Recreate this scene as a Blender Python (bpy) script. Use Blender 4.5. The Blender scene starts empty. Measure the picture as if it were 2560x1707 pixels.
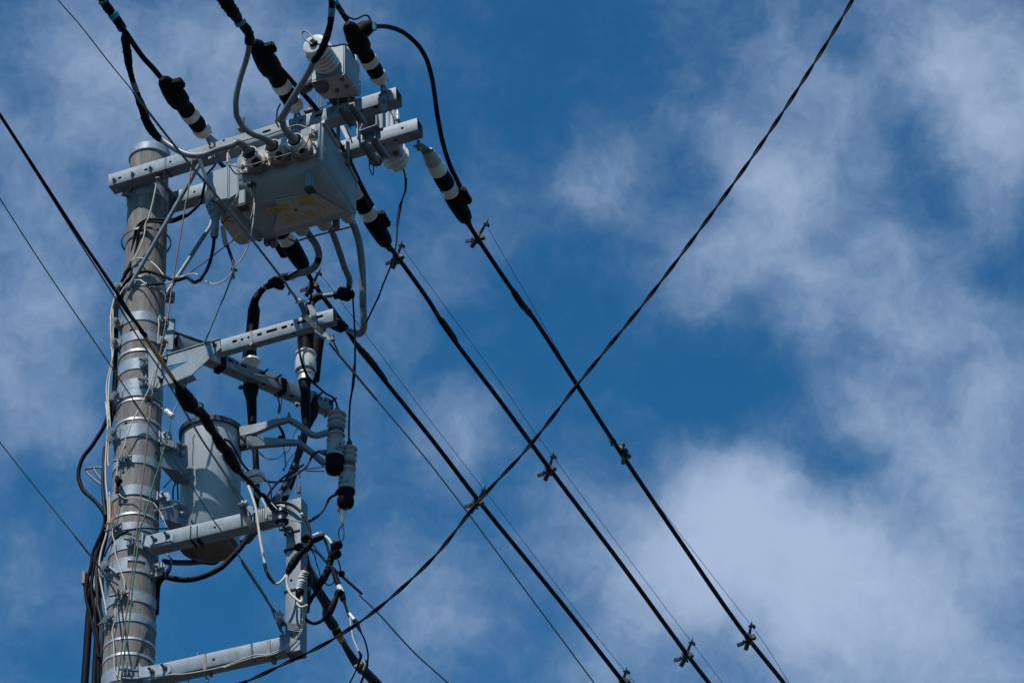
import bpy, bmesh, math, random
from mathutils import Vector as V, Matrix
random.seed(7)
D = bpy.data; SC = bpy.context.scene; COL = SC.collection
rad = math.radians
# ------------------------------------------------------------------ camera
W0, H0 = 2560, 1707
LENS = 122.0; FPX = 2560*LENS/36; PITCH = rad(36); ROLL = rad(-2.08)
CAM = V((0, 0, 1.6))
FW = V((0, math.cos(PITCH), math.sin(PITCH))); _r = V((1, 0, 0)); _u = _r.cross(FW)
RT = _r*math.cos(ROLL)+_u*math.sin(ROLL); UP = -_r*math.sin(ROLL)+_u*math.cos(ROLL)
cd = D.cameras.new('camera'); cam = D.objects.new('camera', cd); COL.objects.link(cam)
cd.lens = LENS; cd.sensor_width = 36; cd.clip_start = .1; cd.clip_end = 2000
cam.matrix_world = Matrix.Translation(CAM) @ Matrix((RT, UP, -FW)).transposed().to_4x4()
SC.camera = cam
# ------------------------------------------------------------------ light
SC.view_settings.view_transform = 'Standard'; SC.view_settings.look = 'None'
SC.view_settings.exposure = 0.0; SC.view_settings.gamma = 1.0
SUN_EL, SUN_AZ = 57, 207          # azimuth clockwise from +Y : behind the camera, to its left
sd = V((math.sin(rad(SUN_AZ))*math.cos(rad(SUN_EL)), math.cos(rad(SUN_AZ))*math.cos(rad(SUN_EL)), math.sin(rad(SUN_EL))))
sl = D.lights.new('sun', 'SUN'); sl.energy = 5.0; sl.angle = rad(.53); sl.color = (1, .975, .94)
so = D.objects.new('sun', sl); COL.objects.link(so); so.rotation_euler = sd.to_track_quat('Z', 'Y').to_euler(); so.location = (-5, -5, 30)

def raydir(x, y): return (FW*FPX+RT*(x-1280)-UP*(y-853.5)).normalized()
w = D.worlds.new('World'); SC.world = w; w.use_nodes = True
nt = w.node_tree; N = nt.nodes; LK = nt.links; N.clear()
def nn(t, **k):
    n = N.new(t)
    for a, v in k.items(): setattr(n, a, v)
    return n
def mth(op, a, b=None, cl=False):
    n = nn('ShaderNodeMath', operation=op); n.use_clamp = cl
    for i, v in enumerate((a, b)):
        if v is None: continue
        if isinstance(v, (int, float)): n.inputs[i].default_value = v
        else: LK.new(v, n.inputs[i])
    return n.outputs[0]
sky = nn('ShaderNodeTexSky', sky_type='NISHITA'); sky.sun_disc = False
sky.sun_elevation = rad(SUN_EL); sky.sun_rotation = rad(SUN_AZ); sky.air_density = 1.0; sky.dust_density = .3; sky.ozone_density = 2.5
tc = nn('ShaderNodeTexCoord'); base = tc.outputs['Generated']
nrm = nn('ShaderNodeVectorMath', operation='NORMALIZE'); LK.new(base, nrm.inputs[0]); dirv = nrm.outputs[0]
nz = nn('ShaderNodeTexNoise'); nz.inputs['Scale'].default_value = 45; nz.inputs['Detail'].default_value = 7; nz.inputs['Roughness'].default_value = .55; LK.new(dirv, nz.inputs['Vector'])
vs = nn('ShaderNodeVectorMath', operation='SUBTRACT'); LK.new(nz.outputs['Color'], vs.inputs[0]); vs.inputs[1].default_value = (.5, .5, .5)
vm = nn('ShaderNodeVectorMath', operation='SCALE'); LK.new(vs.outputs[0], vm.inputs[0]); vm.inputs['Scale'].default_value = .020
va = nn('ShaderNodeVectorMath', operation='ADD'); LK.new(dirv, va.inputs[0]); LK.new(vm.outputs[0], va.inputs[1]); wd = va.outputs[0]
BLOBS = [(120,330,300,.42),(80,700,260,.5),(60,1000,230,.45),(330,150,260,.42),(600,120,250,.3),(140,1380,230,.15),(450,420,200,.35),
 (650,800,220,.22),(1050,690,130,.22),(1180,1080,180,.3),(1140,1480,200,.32),(930,1330,160,.12),(1000,1640,200,.25),
 (1700,600,150,.22),(2000,760,170,.3),(2350,620,170,.3),(2200,650,130,.2),(2300,1180,170,.2),(2000,150,140,.15),
 (1500,430,170,.46),(1610,330,110,.22),(1430,520,120,.25),(1745,440,110,-.28),(1760,560,80,-.15),(1560,950,200,-.12),(1700,900,160,-.12),(1130,220,160,.14),(880,60,200,.2),
 (1990,330,220,.42),(1880,460,210,.45),(2090,520,200,.4),(1930,620,200,.38),(1780,680,150,.25),(2330,100,260,.55),(2520,250,280,.65),(2480,450,180,.35),
 (2150,780,190,.32),(2300,820,170,.35),(2480,860,220,.4),(2080,1010,160,.35),(2250,1030,180,.35),(2470,1080,230,.45),(1760,780,130,.1),
 (1880,1350,330,1.0),(1830,1210,180,.55),(1720,1390,230,.38),(1540,1420,190,.32),(2110,1450,290,.58),(2360,1460,310,.58),(2520,1300,200,.3),(1480,1600,220,.3),
 (1650,1640,220,.25),(2000,1660,260,.35),(2280,1690,260,.35),(2520,1680,260,.3),(1420,1330,180,.2),
 (1400,130,380,-.4),(1480,640,170,-.25),(1300,850,230,-.3),(1850,980,230,-.4),(1640,1010,200,-.2),(2290,330,100,-.28),(2330,480,100,-.22),(2450,700,80,-.34),
 (1933,715,110,-.2),(2125,125,80,-.28),(2090,1180,130,-.3),(2310,1310,110,-.12),(2124,885,100,-.15),(2545,1577,90,-.25),(1420,1500,120,-.25),
 (980,300,260,-.28),(760,1000,170,-.2),(480,1660,220,-.35),(620,1500,170,-.28),(800,1380,150,-.22),(90,1640,200,-.1),(100,1180,90,-.2),(60,230,70,-.2),(1250,1240,120,-.2)]
acc = None
for (x, y, r, a) in BLOBS:
    dn = nn('ShaderNodeVectorMath', operation='DISTANCE'); LK.new(wd, dn.inputs[0]); dn.inputs[1].default_value = raydir(x, y)
    mr = nn('ShaderNodeMapRange', interpolation_type='SMOOTHSTEP'); LK.new(dn.outputs['Value'], mr.inputs[0])
    mr.inputs[1].default_value = 0; mr.inputs[2].default_value = r*1.25/FPX; mr.inputs[3].default_value = a; mr.inputs[4].default_value = 0
    acc = mr.outputs[0] if acc is None else mth('ADD', acc, mr.outputs[0])
def noi(s, det, ro, dist=0):
    n = nn('ShaderNodeTexNoise'); n.inputs['Scale'].default_value = s; n.inputs['Detail'].default_value = det
    n.inputs['Roughness'].default_value = ro; n.inputs['Distortion'].default_value = dist; LK.new(wd, n.inputs['Vector']); return n.outputs['Fac']
f1 = mth('MULTIPLY', mth('SUBTRACT', noi(44, 10, .64, .1), .5), 1.2)
f2 = mth('MULTIPLY', mth('SUBTRACT', noi(13, 3, .5), .5), .3)
# modulate the noise with the large masses, so thick cloud stays smooth and its borders fray
dens = mth('ADD', mth('ADD', mth('MULTIPLY', acc, .92), .33), mth('ADD', f1, f2))
mp = nn('ShaderNodeMapRange', interpolation_type='SMOOTHERSTEP'); LK.new(dens, mp.inputs[0])
for i, v in enumerate((-.10, 1.75, .0, .95)): mp.inputs[i+1].default_value = v
tint = nn('ShaderNodeMix', data_type='RGBA', blend_type='MULTIPLY'); tint.inputs[0].default_value = 1
LK.new(sky.outputs[0], tint.inputs[6]); tint.inputs[7].default_value = (.19, .76, 1.03, 1)
mx = nn('ShaderNodeMix', data_type='RGBA'); LK.new(mp.outputs[0], mx.inputs[0]); LK.new(tint.outputs[2], mx.inputs[6]); mx.inputs[7].default_value = (4.1, 5.2, 7.1, 1)
bg = nn('ShaderNodeBackground'); bg.inputs['Strength'].default_value = .1; LK.new(mx.outputs[2], bg.inputs['Color'])
ow = nn('ShaderNodeOutputWorld'); LK.new(bg.outputs[0], ow.inputs[0])
w.cycles.sampling_method = 'MANUAL'; w.cycles.sample_map_resolution = 512

# ------------------------------------------------------------------ the pole's frame: b along the crossarms, p along the line
PHI = rad(20); B = V((math.cos(PHI), -math.sin(PHI), 0)); P = V((math.sin(PHI), math.cos(PHI), 0)); Z = V((0, 0, 1))
PX, PY, ZTOP = -1.83287, 13.88239, 12.925; O = V((PX, PY, 0)); RTOP = .1
def prad(z): return RTOP+(ZTOP-z)/150
def depth(p): return (p-CAM).dot(FW)
def proj(p):
    v = p-CAM; z = v.dot(FW); return 1280+FPX*v.dot(RT)/z, 853.5-FPX*v.dot(UP)/z
def Upl(x, y, p, n):
    d = raydir(x, y); return CAM+d*((p-CAM).dot(n)/d.dot(n))
def U(x, y, c): return Upl(x, y, O+P*c, P)
def Ub(x, y, b): return Upl(x, y, O+B*b, B)
def Uz(x, y, z): return Upl(x, y, V((0, 0, z)), Z)
def US(x, y, dl):
    d = raydir(x, y); r = .11
    for _ in range(3):
        dx = V((d.x, d.y)); q = V((CAM.x-PX, CAM.y-PY)); a = dx.dot(dx); bb = q.dot(dx); cc = q.dot(q)-(r+dl)**2
        disc = bb*bb-a*cc
        t = (-bb-math.sqrt(disc))/a if disc > 0 else -bb/a
        pt = CAM+d*t; r = prad(pt.z)
    return pt
REG = {k: (ox, oy, 5.2275) for k, ox, oy in (('A',200,0),('B',500,0),('C',700,0),('D',200,250),('E',500,250),('F',800,200),('G',200,500),('H',500,450),('I',850,450),('J',250,750),('K',550,700),('L',550,950),('M',180,1000),('N',180,1250),('O',180,1407),('P',550,1200),('Q',550,1407))}
REG['X'] = (0, 0, 1); REG['W'] = (0, 0, 1/1.0884); REG['R'] = (1100, 1150, 10.455); REG['S'] = (1000, 640, 4.355); REG['T'] = (700, 560, 4.613); REG['V'] = (1660, 1550, 9.046)
def pt(s):
    k = s[0]; a = s[1:].split(','); ox, oy, f = REG[k]; return ox+float(a[0])/f, oy+float(a[1])/f
def parse(s, c=0., wd=5.):
    out = []; k = 'X'
    for t in s.split():
        if t[0].isalpha(): k = t[0]; t = t[1:]
        a = t.split(','); ox, oy, f = REG[k]
        out.append([ox+float(a[0])/f, oy+float(a[1])/f, float(a[2]) if len(a) > 2 and a[2] else None, float(a[3]) if len(a) > 3 else None])
    n = len(out)
    for j, dv in ((2, c), (3, wd)):
        if isinstance(dv, (tuple, list)):
            if out[0][j] is None: out[0][j] = dv[0]
            if out[-1][j] is None: out[-1][j] = dv[-1]
        else:
            if out[0][j] is None: out[0][j] = dv
            if out[-1][j] is None: out[-1][j] = dv if all(o[j] is None for o in out[1:]) else [o[j] for o in out if o[j] is not None][-1]
        i = 0
        while i < n-1:
            k2 = i+1
            while out[k2][j] is None: k2 += 1
            for m in range(i+1, k2): out[m][j] = out[i][j]+(out[k2][j]-out[i][j])*(m-i)/(k2-i)
            i = k2
    return out
def path(s, c=0., wd=5., mode='c'):
    pts = []
    for x, y, cc, ww in parse(s, c, wd):
        q = U(x, y, cc) if mode == 'c' else Ub(x, y, cc) if mode == 'b' else Uz(x, y, cc) if mode == 'z' else US(x, y, cc)
        pts.append((q, ww/2*depth(q)/FPX))
    return pts
def smooth(pts, k=4):
    if len(pts) < 3: return pts
    out = []
    for i in range(len(pts)-1):
        p0 = pts[max(i-1, 0)]; p1 = pts[i]; p2 = pts[i+1]; p3 = pts[min(i+2, len(pts)-1)]
        d1 = max((p2[0]-p1[0]).length, 1e-6)
        for j in range(k):
            t = j/k
            m1 = (p2[0]-p0[0])/max((p2[0]-p1[0]).length+(p1[0]-p0[0]).length, 1e-6)*d1 if i > 0 else (p2[0]-p1[0])
            m2 = (p3[0]-p1[0])/max((p3[0]-p2[0]).length+(p2[0]-p1[0]).length, 1e-6)*d1 if i+2 < len(pts) else (p2[0]-p1[0])
            h1 = 2*t**3-3*t*t+1; h2 = t**3-2*t*t+t; h3 = -2*t**3+3*t*t; h4 = t**3-t*t
            out.append((p1[0]*h1+m1*h2+p2[0]*h3+m2*h4, p1[1]*(1-t)+p2[1]*t))
    out.append(pts[-1]); return out
# ------------------------------------------------------------------ materials
MT = {}
def mat(name, col, rough=.5, metal=0., var=.0, vscale=30, stretch=1, bump=0., bscale=200, spec=.5, dirt=None, dscale=6, coat=0):
    col = tuple(c*.76 for c in col); dirt = tuple(c*.76 for c in dirt) if dirt else None
    m = D.materials.new(name); m.use_nodes = True; t = m.node_tree; b = t.nodes['Principled BSDF']
    b.inputs['Base Color'].default_value = (*col, 1); b.inputs['Roughness'].default_value = rough; b.inputs['Metallic'].default_value = metal
    b.inputs['Specular IOR Level'].default_value = spec; b.inputs['Coat Weight'].default_value = coat
    g = t.nodes.new('ShaderNodeNewGeometry'); mp_ = t.nodes.new('ShaderNodeMapping'); t.links.new(g.outputs['Position'], mp_.inputs[0])
    mp_.inputs['Scale'].default_value = (1, 1, 1/stretch)
    out = None
    if var:
        n = t.nodes.new('ShaderNodeTexNoise'); n.inputs['Scale'].default_value = vscale; n.inputs['Detail'].default_value = 6; n.inputs['Roughness'].default_value = .65
        t.links.new(mp_.outputs[0], n.inputs['Vector'])
        r = t.nodes.new('ShaderNodeMapRange'); t.links.new(n.outputs['Fac'], r.inputs[0]); r.inputs[1].default_value = .3; r.inputs[2].default_value = .7; r.inputs[3].default_value = 1-var; r.inputs[4].default_value = 1+var
        mxx = t.nodes.new('ShaderNodeVectorMath'); mxx.operation = 'SCALE'; mxx.inputs[0].default_value = col; t.links.new(r.outputs[0], mxx.inputs['Scale']); out = mxx.outputs[0]
        rr = t.nodes.new('ShaderNodeMapRange'); t.links.new(n.outputs['Fac'], rr.inputs[0]); rr.inputs[3].default_value = max(0, rough-.15); rr.inputs[4].default_value = min(1, rough+.15); t.links.new(rr.outputs[0], b.inputs['Roughness'])
        if dirt:
            n2 = t.nodes.new('ShaderNodeTexNoise'); n2.inputs['Scale'].default_value = dscale; n2.inputs['Detail'].default_value = 8; n2.inputs['Roughness'].default_value = .7; t.links.new(mp_.outputs[0], n2.inputs['Vector'])
            r2 = t.nodes.new('ShaderNodeMapRange'); t.links.new(n2.outputs['Fac'], r2.inputs[0]); r2.inputs[1].default_value = .53; r2.inputs[2].default_value = .72; r2.inputs[4].default_value = .75
            m2 = t.nodes.new('ShaderNodeMix'); m2.data_type = 'RGBA'; t.links.new(r2.outputs[0], m2.inputs[0]); t.links.new(out, m2.inputs[6]); m2.inputs[7].default_value = (*dirt, 1); out = m2.outputs[2]
        t.links.new(out, b.inputs['Base Color'])
    if bump:
        n3 = t.nodes.new('ShaderNodeTexNoise'); n3.inputs['Scale'].default_value = bscale; n3.inputs['Detail'].default_value = 4; t.links.new(mp_.outputs[0], n3.inputs['Vector'])
        bp = t.nodes.new('ShaderNodeBump'); bp.inputs['Strength'].default_value = bump; bp.inputs['Distance'].default_value = .004; t.links.new(n3.outputs['Fac'], bp.inputs['Height']); t.links.new(bp.outputs[0], b.inputs['Normal'])
    MT[name] = m; return name
mat('galv', (.205, .25, .285), .5, .2, .16, 28, 2.5, .15, 120, dirt=(.15, .16, .165), dscale=9)
mat('zinc_band', (.30, .36, .42), .5, .1, .2, 30, 1, .2, 90, dirt=(.20, .23, .25), dscale=14)
mat('stainless', (.85, .83, .79), .42, .75, .1, 40)
mat('dull_strap', (.23, .21, .18), .5, .6, .2, 40)
mat('box_paint', (.26, .32, .355), .42, 0, .10, 14, 5, .05, 60, dirt=(.20, .19, .165), dscale=7)
mat('tank_paint', (.42, .475, .51), .4, 0, .08, 16, 8, .04, 50, dirt=(.27, .30, .31), dscale=9)
mat('concrete', (.215, .201, .184), .85, 0, .5, 34, 9, .8, 160, dirt=(.085, .078, .07), dscale=19)
mat('white_porcelain', (.68, .68, .65), .18, 0, .06, 14, 1, coat=.4, dirt=(.45, .43, .39), dscale=20)
mat('grey_porcelain', (.34, .365, .36), .3, 0, .1, 20, 1, coat=.15)
mat('cream_porcelain', (.46, .445, .40), .35, 0, .12, 20, 1, dirt=(.33, .29, .24), dscale=18)
mat('black_rubber', (.006, .006, .009), .6, 0, .3, 30, 1, .25, 60, spec=.07)
mat('black_tape', (.008, .007, .009), .55, 0, .3, 60, 1, .8, 70, spec=.09)
mat('black_cable', (.007, .007, .011), .6, 0, .2, 20, 1, spec=.1)
mat('grey_cable', (.16, .175, .19), .42, 0, .15, 20, 3, .1, 50)
mat('dark_grey_cable', (.024, .024, .029), .5, 0, .2, 20, spec=.2)
mat('strand', (.14, .145, .155), .5, .2, .2, 60)
mat('cream_wire', (.60, .55, .44), .5, 0, .12, 30)
mat('brown_wire', (.15, .085, .07), .5, 0, .25, 60, 1, .5, 150)
mat('red_wire', (.36, .12, .09), .5, 0, .1, 30)
mat('green_wire', (.008, .12, .07), .65, 0, .25, 60, 1, .5, 150)
mat('yellow_tape', (.50, .27, .045), .55, 0, .2, 40)
mat('teal_tape', (.03, .26, .36), .4, 0, .3, 90, 1, .8, 120)
mat('purple_tape', (.15, .055, .055), .5, 0, .3, 60)
mat('rust', (.16, .075, .04), .8, .2, .35, 60, 1, .5, 120)
mat('rust_dark', (.07, .04, .028), .8, .1, .4, 60, 1, .5, 120)
mat('rust_steel', (.22, .19, .165), .6, .4, .3, 60, 1, .3, 100)
mat('dark_steel', (.085, .09, .10), .5, .5, .3, 40, 1, .3, 80)
mat('blue_glaze', (.004, .008, .032), .4, 0, spec=.3)
mat('hardware_black', (.02, .02, .024), .38, .2, .4, 60, 1, .5, 80)
mat('yellow_paint', (.62, .34, .03), .6, 0, .35, 90)
mat('faded_paint', (.36, .36, .30), .6, 0, .2, 90)
mat('red_paint', (.30, .015, .01), .55, 0, .2, 60)
mat('blue_ink', (.03, .045, .15), .5)
mat('white_plastic', (.72, .72, .70), .4, 0, .05, 30)
mat('asphalt', (.055, .055, .055), .9, 0, .25, 3, 1, .3, 60)
mat('red_seal', (.28, .03, .01), .45)
# ------------------------------------------------------------------ building
def tag(o, label=None, cat=None, group=None, kind=None):
    if label: o['label'] = label
    if cat: o['category'] = cat
    if group: o['group'] = group
    if kind: o['kind'] = kind
    return o
def thing(name, label, cat, loc, group=None):
    o = D.objects.new(name, None); COL.objects.link(o); o.location = loc; o.empty_display_size = .05; return tag(o, label, cat, group)
def rootloc(o):
    q = V(o.location)
    while o.parent: o = o.parent; q += V(o.location)
    return q
class MB:
    def __init__(s): s.b = bmesh.new()
    def tube(s, pts, seg=12, caps=True):
        b = s.b; n = len(pts); rings = []; T = []
        for i in range(n):
            a = pts[max(i-1, 0)][0]; c = pts[min(i+1, n-1)][0]; T.append((c-a).normalized() if (c-a).length > 1e-9 else V((0, 0, 1)))
        up = V((0, 0, 1)) if abs(T[0].z) < .9 else V((1, 0, 0)); nx = T[0].cross(up).normalized()
        for i in range(n):
            nx = (nx-T[i]*nx.dot(T[i])); nx = nx.normalized() if nx.length > 1e-6 else T[i].orthogonal().normalized(); ny = T[i].cross(nx)
            p, r = pts[i]; rings.append([b.verts.new(p+(nx*math.cos(2*math.pi*k/seg)+ny*math.sin(2*math.pi*k/seg))*r) for k in range(seg)])
        for i in range(n-1):
            for k in range(seg): b.faces.new((rings[i][k], rings[i][(k+1) % seg], rings[i+1][(k+1) % seg], rings[i+1][k]))
        if caps: b.faces.new(rings[0][::-1]); b.faces.new(rings[-1])
        return s
    def lathe(s, p0, p1, prof, seg=24, caps=True):   # prof: (fraction along, radius)
        return s.tube2([(p0+(p1-p0)*t, r) for t, r in prof], (p1-p0).normalized(), seg, caps)
    def tube2(s, pts, ax, seg=24, caps=True):
        b = s.b; nx = ax.orthogonal().normalized(); ny = ax.cross(nx)
        rings = [[b.verts.new(p+(nx*math.cos(2*math.pi*k/seg)+ny*math.sin(2*math.pi*k/seg))*max(r, 1e-4)) for k in range(seg)] for p, r in pts]
        for i in range(len(pts)-1):
            for k in range(seg): b.faces.new((rings[i][k], rings[i][(k+1) % seg], rings[i+1][(k+1) % seg], rings[i+1][k]))
        if caps: b.faces.new(rings[0][::-1]); b.faces.new(rings[-1])
        return s
    def cyl(s, p0, p1, r, seg=14, r1=None): return s.lathe(p0, p1, [(0, r), (1, r if r1 is None else r1)], seg)
    def box(s, c, ax, ay, az, dx, dy, dz, bev=.0):
        b = s.b; ax, ay, az = ax.normalized(), ay.normalized(), az.normalized(); v = []
        for i in (-.5, .5):
            for j in (-.5, .5):
                for k in (-.5, .5): v.append(b.verts.new(c+ax*dx*i+ay*dy*j+az*dz*k))
        F = [b.faces.new([v[q] for q in f]) for f in ((0, 1, 3, 2), (4, 6, 7, 5), (0, 4, 5, 1), (2, 3, 7, 6), (0, 2, 6, 4), (1, 5, 7, 3))]
        if bev: bmesh.ops.bevel(b, geom=list({e for f in F for e in f.edges}), offset=bev, segments=2, affect='EDGES', clamp_overlap=True)
        return s
    def prism(s, pts, th, bev=0):
        b = s.b; lo = [b.verts.new(p) for p in pts]; hi = [b.verts.new(p+th) for p in pts]; n = len(pts)
        F = [b.faces.new(lo[::-1]), b.faces.new(hi)]
        for i in range(n): F.append(b.faces.new((lo[i], lo[(i+1) % n], hi[(i+1) % n], hi[i])))
        if bev: bmesh.ops.bevel(b, geom=list({e for f in F for e in f.edges}), offset=bev, segments=2, affect='EDGES', clamp_overlap=True)
        return s
    def hull(s, pts, bev=0):
        b2 = bmesh.new(); vs_ = [b2.verts.new(p) for p in pts]; r = bmesh.ops.convex_hull(b2, input=vs_)
        bmesh.ops.delete(b2, geom=[g for g in r['geom_interior'] if isinstance(g, bmesh.types.BMVert)], context='VERTS')
        bmesh.ops.dissolve_limit(b2, angle_limit=rad(6), verts=b2.verts, edges=b2.edges)
        if bev: bmesh.ops.bevel(b2, geom=b2.edges[:], offset=bev, segments=3, affect='EDGES', clamp_overlap=True)
        me = D.meshes.new('t'); b2.to_mesh(me); b2.free(); s.b.from_mesh(me); D.meshes.remove(me); return s
    def ball(s, c, r, sx=1, sy=1, sz=1):
        me = D.meshes.new('t'); b2 = bmesh.new(); bmesh.ops.create_icosphere(b2, subdivisions=2, radius=r)
        for v in b2.verts: v.co = V((v.co.x*sx, v.co.y*sy, v.co.z*sz))+c
        b2.to_mesh(me); b2.free(); s.b.from_mesh(me); D.meshes.remove(me); return s
    def bolt(s, p, n, L=.02, r=.006, wash=.013):
        n = n.normalized()
        if wash: s.cyl(p, p+n*.003, wash, 14)
        s.cyl(p+n*.003, p+n*(.003+r*1.1), r*1.7, 6); s.cyl(p, p+n*L, r, 10); return s
    def build(s, name, m, parent=None, ang=38, label=None, cat=None, group=None, kind=None):
        bmesh.ops.recalc_face_normals(s.b, faces=s.b.faces)
        if parent is not None: org = rootloc(parent)
        else:
            cs = [v.co for v in s.b.verts]; org = V((sum(c.x for c in cs)/len(cs), sum(c.y for c in cs)/len(cs), min(c.z for c in cs)))
        for v in s.b.verts: v.co -= org
        me = D.meshes.new(name); s.b.to_mesh(me); s.b.free()
        me.polygons.foreach_set('use_smooth', [True]*len(me.polygons)); me.set_sharp_from_angle(angle=rad(ang))
        me.materials.append(MT[m]); o = D.objects.new(name, me); COL.objects.link(o)
        if parent is not None: o.parent = parent
        else: o.location = org
        return tag(o, label, cat, group, kind)
def wire(name, label, cat, s, c, wd, m, group=None, parent=None, mode='c', seg=10, k=4):
    return MB().tube(smooth(path(s, c, wd, mode), k), seg).build(name, m, parent, label=label, cat=cat, group=group)
def sub(parent, name, s, c, wd, m, mode='c', k=4, seg=12):
    if m == 'black_tape' and len(s.split()) > 2:      # hand-wound tape: the wrap is never quite even
        pp = smooth(path(s, c, wd, mode), 7); rj = random.Random(len(s)); pp = [(q, r*(1+rj.uniform(-.09, .09))) for q, r in pp]
        return MB().tube(pp, seg).build(name, m, parent)
    return wire(name, None, None, s, c, wd, m, parent=parent, mode=mode, k=k, seg=seg)
def m2(px, p): return px*depth(p)/FPX
def strain(s0, s1, b, segs, label, m_extra=None):
    x0, y0 = s0; x1, y1 = s1; p0 = Ub(x0, y0, b); p1 = Ub(x1, y1, b); L = math.hypot(x1-x0, y1-y0)
    t = thing('strain_insulator', label, 'insulator', p0, 'strain insulators holding the thick line wires')
    for nm, m, prof in segs:
        MB().lathe(p0, p1, [(a/L, m2(d, p0.lerp(p1, a/L))/2) for a, d in prof], 28).build(nm, m, t)
    return t, p0, p1
# ---- hollow beams with real slots
def beam(parent, A0, A1, h, d, holes=(), wall=.0035, name='beam', m='galv', up=Z, open_c=False, Yv=None, outset=0):
    X = (A1-A0).normalized(); L = (A1-A0).length; Y = Yv if Yv is not None else V((-X.y, X.x, 0)).normalized()
    if Yv is None and Y.y < 0: Y = -Y
    Zb = X.cross(Y).normalized()
    if Zb.dot(up) < 0: Zb = -Zb
    def rr(o, r):
        pts = []; q = [(o+r, o+r, 180), (d-o-r, o+r, 270), (d-o-r, h-o-r, 0), (o+r, h-o-r, 90)]
        for cx, cz, a0 in q:
            for a in (0, 45, 90): pts.append((cx+r*math.cos(rad(a0+a)), cz+r*math.sin(rad(a0+a))))
        return pts
    mb = MB(); b = mb.b; rings = []
    for sx in (0, L):
        for o, r in ((0, .0032), (wall, .0015)): rings.append([b.verts.new(A0+X*sx+Y*y+Zb*z) for y, z in rr(o, r)])
    o0, i0, o1, i1 = rings; n = 12
    for k in range(n):
        j = (k+1) % n
        b.faces.new((o0[k], o0[j], o1[j], o1[k])); b.faces.new((i0[j], i0[k], i1[k], i1[j])); b.faces.new((o0[j], o0[k], i0[k], i0[j])); b.faces.new((o1[k], o1[j], i1[j], i1[k]))
    bmesh.ops.recalc_face_normals(b, faces=b.faces)
    me = D.meshes.new('tb'); b.to_mesh(me); ob = D.objects.new('tb', me); COL.objects.link(ob)
    if holes:
        cb = MB()
        for hh in holes:
            px, ln, dia, face = hh[0], hh[1], hh[2], hh[3] if len(hh) > 3 else 'f'
            if face == 'f': q = Upl(px[0], px[1], A0, Y); N1, S1 = Y, Zb
            elif face == 'b': q = Upl(px[0], px[1], A0, Zb); N1, S1 = Zb, Y
            dia *= 1.2; r = m2(dia, q)/2; half = max(m2(max(ln, dia), q)/2-r, 0); pts = []
            for sg, a0 in ((1, -90), (-1, 90)):
                for a in range(0, 181, 30):
                    if half == 0 and a == 180: continue
                    pts.append(q+X*(sg*half+r*math.cos(rad(a0+a)))+S1*(r*math.sin(rad(a0+a)))-N1*.01)
            cb.prism(pts, N1*.02)
        bmesh.ops.recalc_face_normals(cb.b, faces=cb.b.faces)
        mc = D.meshes.new('tc'); cb.b.to_mesh(mc); oc = D.objects.new('tc', mc); COL.objects.link(oc)
        md = ob.modifiers.new('x', 'BOOLEAN'); md.operation = 'DIFFERENCE'; md.object = oc; md.solver = 'EXACT'
        bpy.context.view_layer.update(); ev = ob.evaluated_get(bpy.context.evaluated_depsgraph_get()); me2 = D.meshes.new_from_object(ev)
        D.objects.remove(oc); D.objects.remove(ob); D.meshes.remove(me)
    else: me2 = me; D.objects.remove(ob)
    r_ = MB(); r_.b.from_mesh(me2); D.meshes.remove(me2)
    return r_.build(name, m, parent, ang=30), X, Y, Zb
def text3d(txt, o, ax, ay, size, m, parent, name='lettering', ext=.0008, sx=1., spacing=1., bold=0):
    cu = D.curves.new('t', 'FONT'); cu.body = txt; cu.size = size; cu.extrude = ext; cu.space_character = spacing; cu.offset = bold
    ob = D.objects.new('t', cu); COL.objects.link(ob); bpy.context.view_layer.update()
    me = D.meshes.new_from_object(ob.evaluated_get(bpy.context.evaluated_depsgraph_get())); D.objects.remove(ob)
    ax = ax.normalized(); ay = ay.normalized(); az = ax.cross(ay).normalized(); r = rootloc(parent)
    for v in me.vertices: v.co = o+ax*v.co.x*sx+ay*v.co.y+az*(v.co.z+.0006)-r
    me.materials.append(MT[m]); q = D.objects.new(name, me); COL.objects.link(q); q.parent = parent; return q
# ------------------------------------------------------------------ ground
g = MB(); g.b.faces.new([g.b.verts.new(q) for q in (V((-600, -600, 0)), V((600, -600, 0)), V((600, 600, 0)), V((-600, 600, 0)))])
go = g.build('ground', 'asphalt', kind='structure')

# ------------------------------------------------------------------ utility pole
DC = V((CAM.x-PX, CAM.y-PY, 0)).normalized(); RR = V((-DC.y, DC.x, 0))
if RR.dot(RT) < 0: RR = -RR
def PS(az, z, dl=0): r = prad(z)+dl; return O+Z*z+(DC*math.cos(rad(az))+RR*math.sin(rad(az)))*r
def radial(az): return DC*math.cos(rad(az))+RR*math.sin(rad(az))
def tang(az): return -DC*math.sin(rad(az))+RR*math.cos(rad(az))
def zat(y, az=0, dl=0):
    lo, hi = 5., 14.
    for _ in range(40):
        mid = (lo+hi)/2
        if proj(PS(az, mid, dl))[1] < y: hi = mid
        else: lo = mid
    return (lo+hi)/2
pole = thing('utility_pole', 'weathered round concrete utility pole carrying all the equipment', 'pole', O)
mb = MB(); mb.tube2([(O+Z*z, prad(z)) for z in (0, 3, 6, 8, 9, 10, 11, 12, ZTOP)], Z, 64)
bmesh.ops.recalc_face_normals(mb.b, faces=mb.b.faces); me = D.meshes.new('tp'); mb.b.to_mesh(me); ob = D.objects.new('tp', me); COL.objects.link(ob)
cb = MB()
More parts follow.
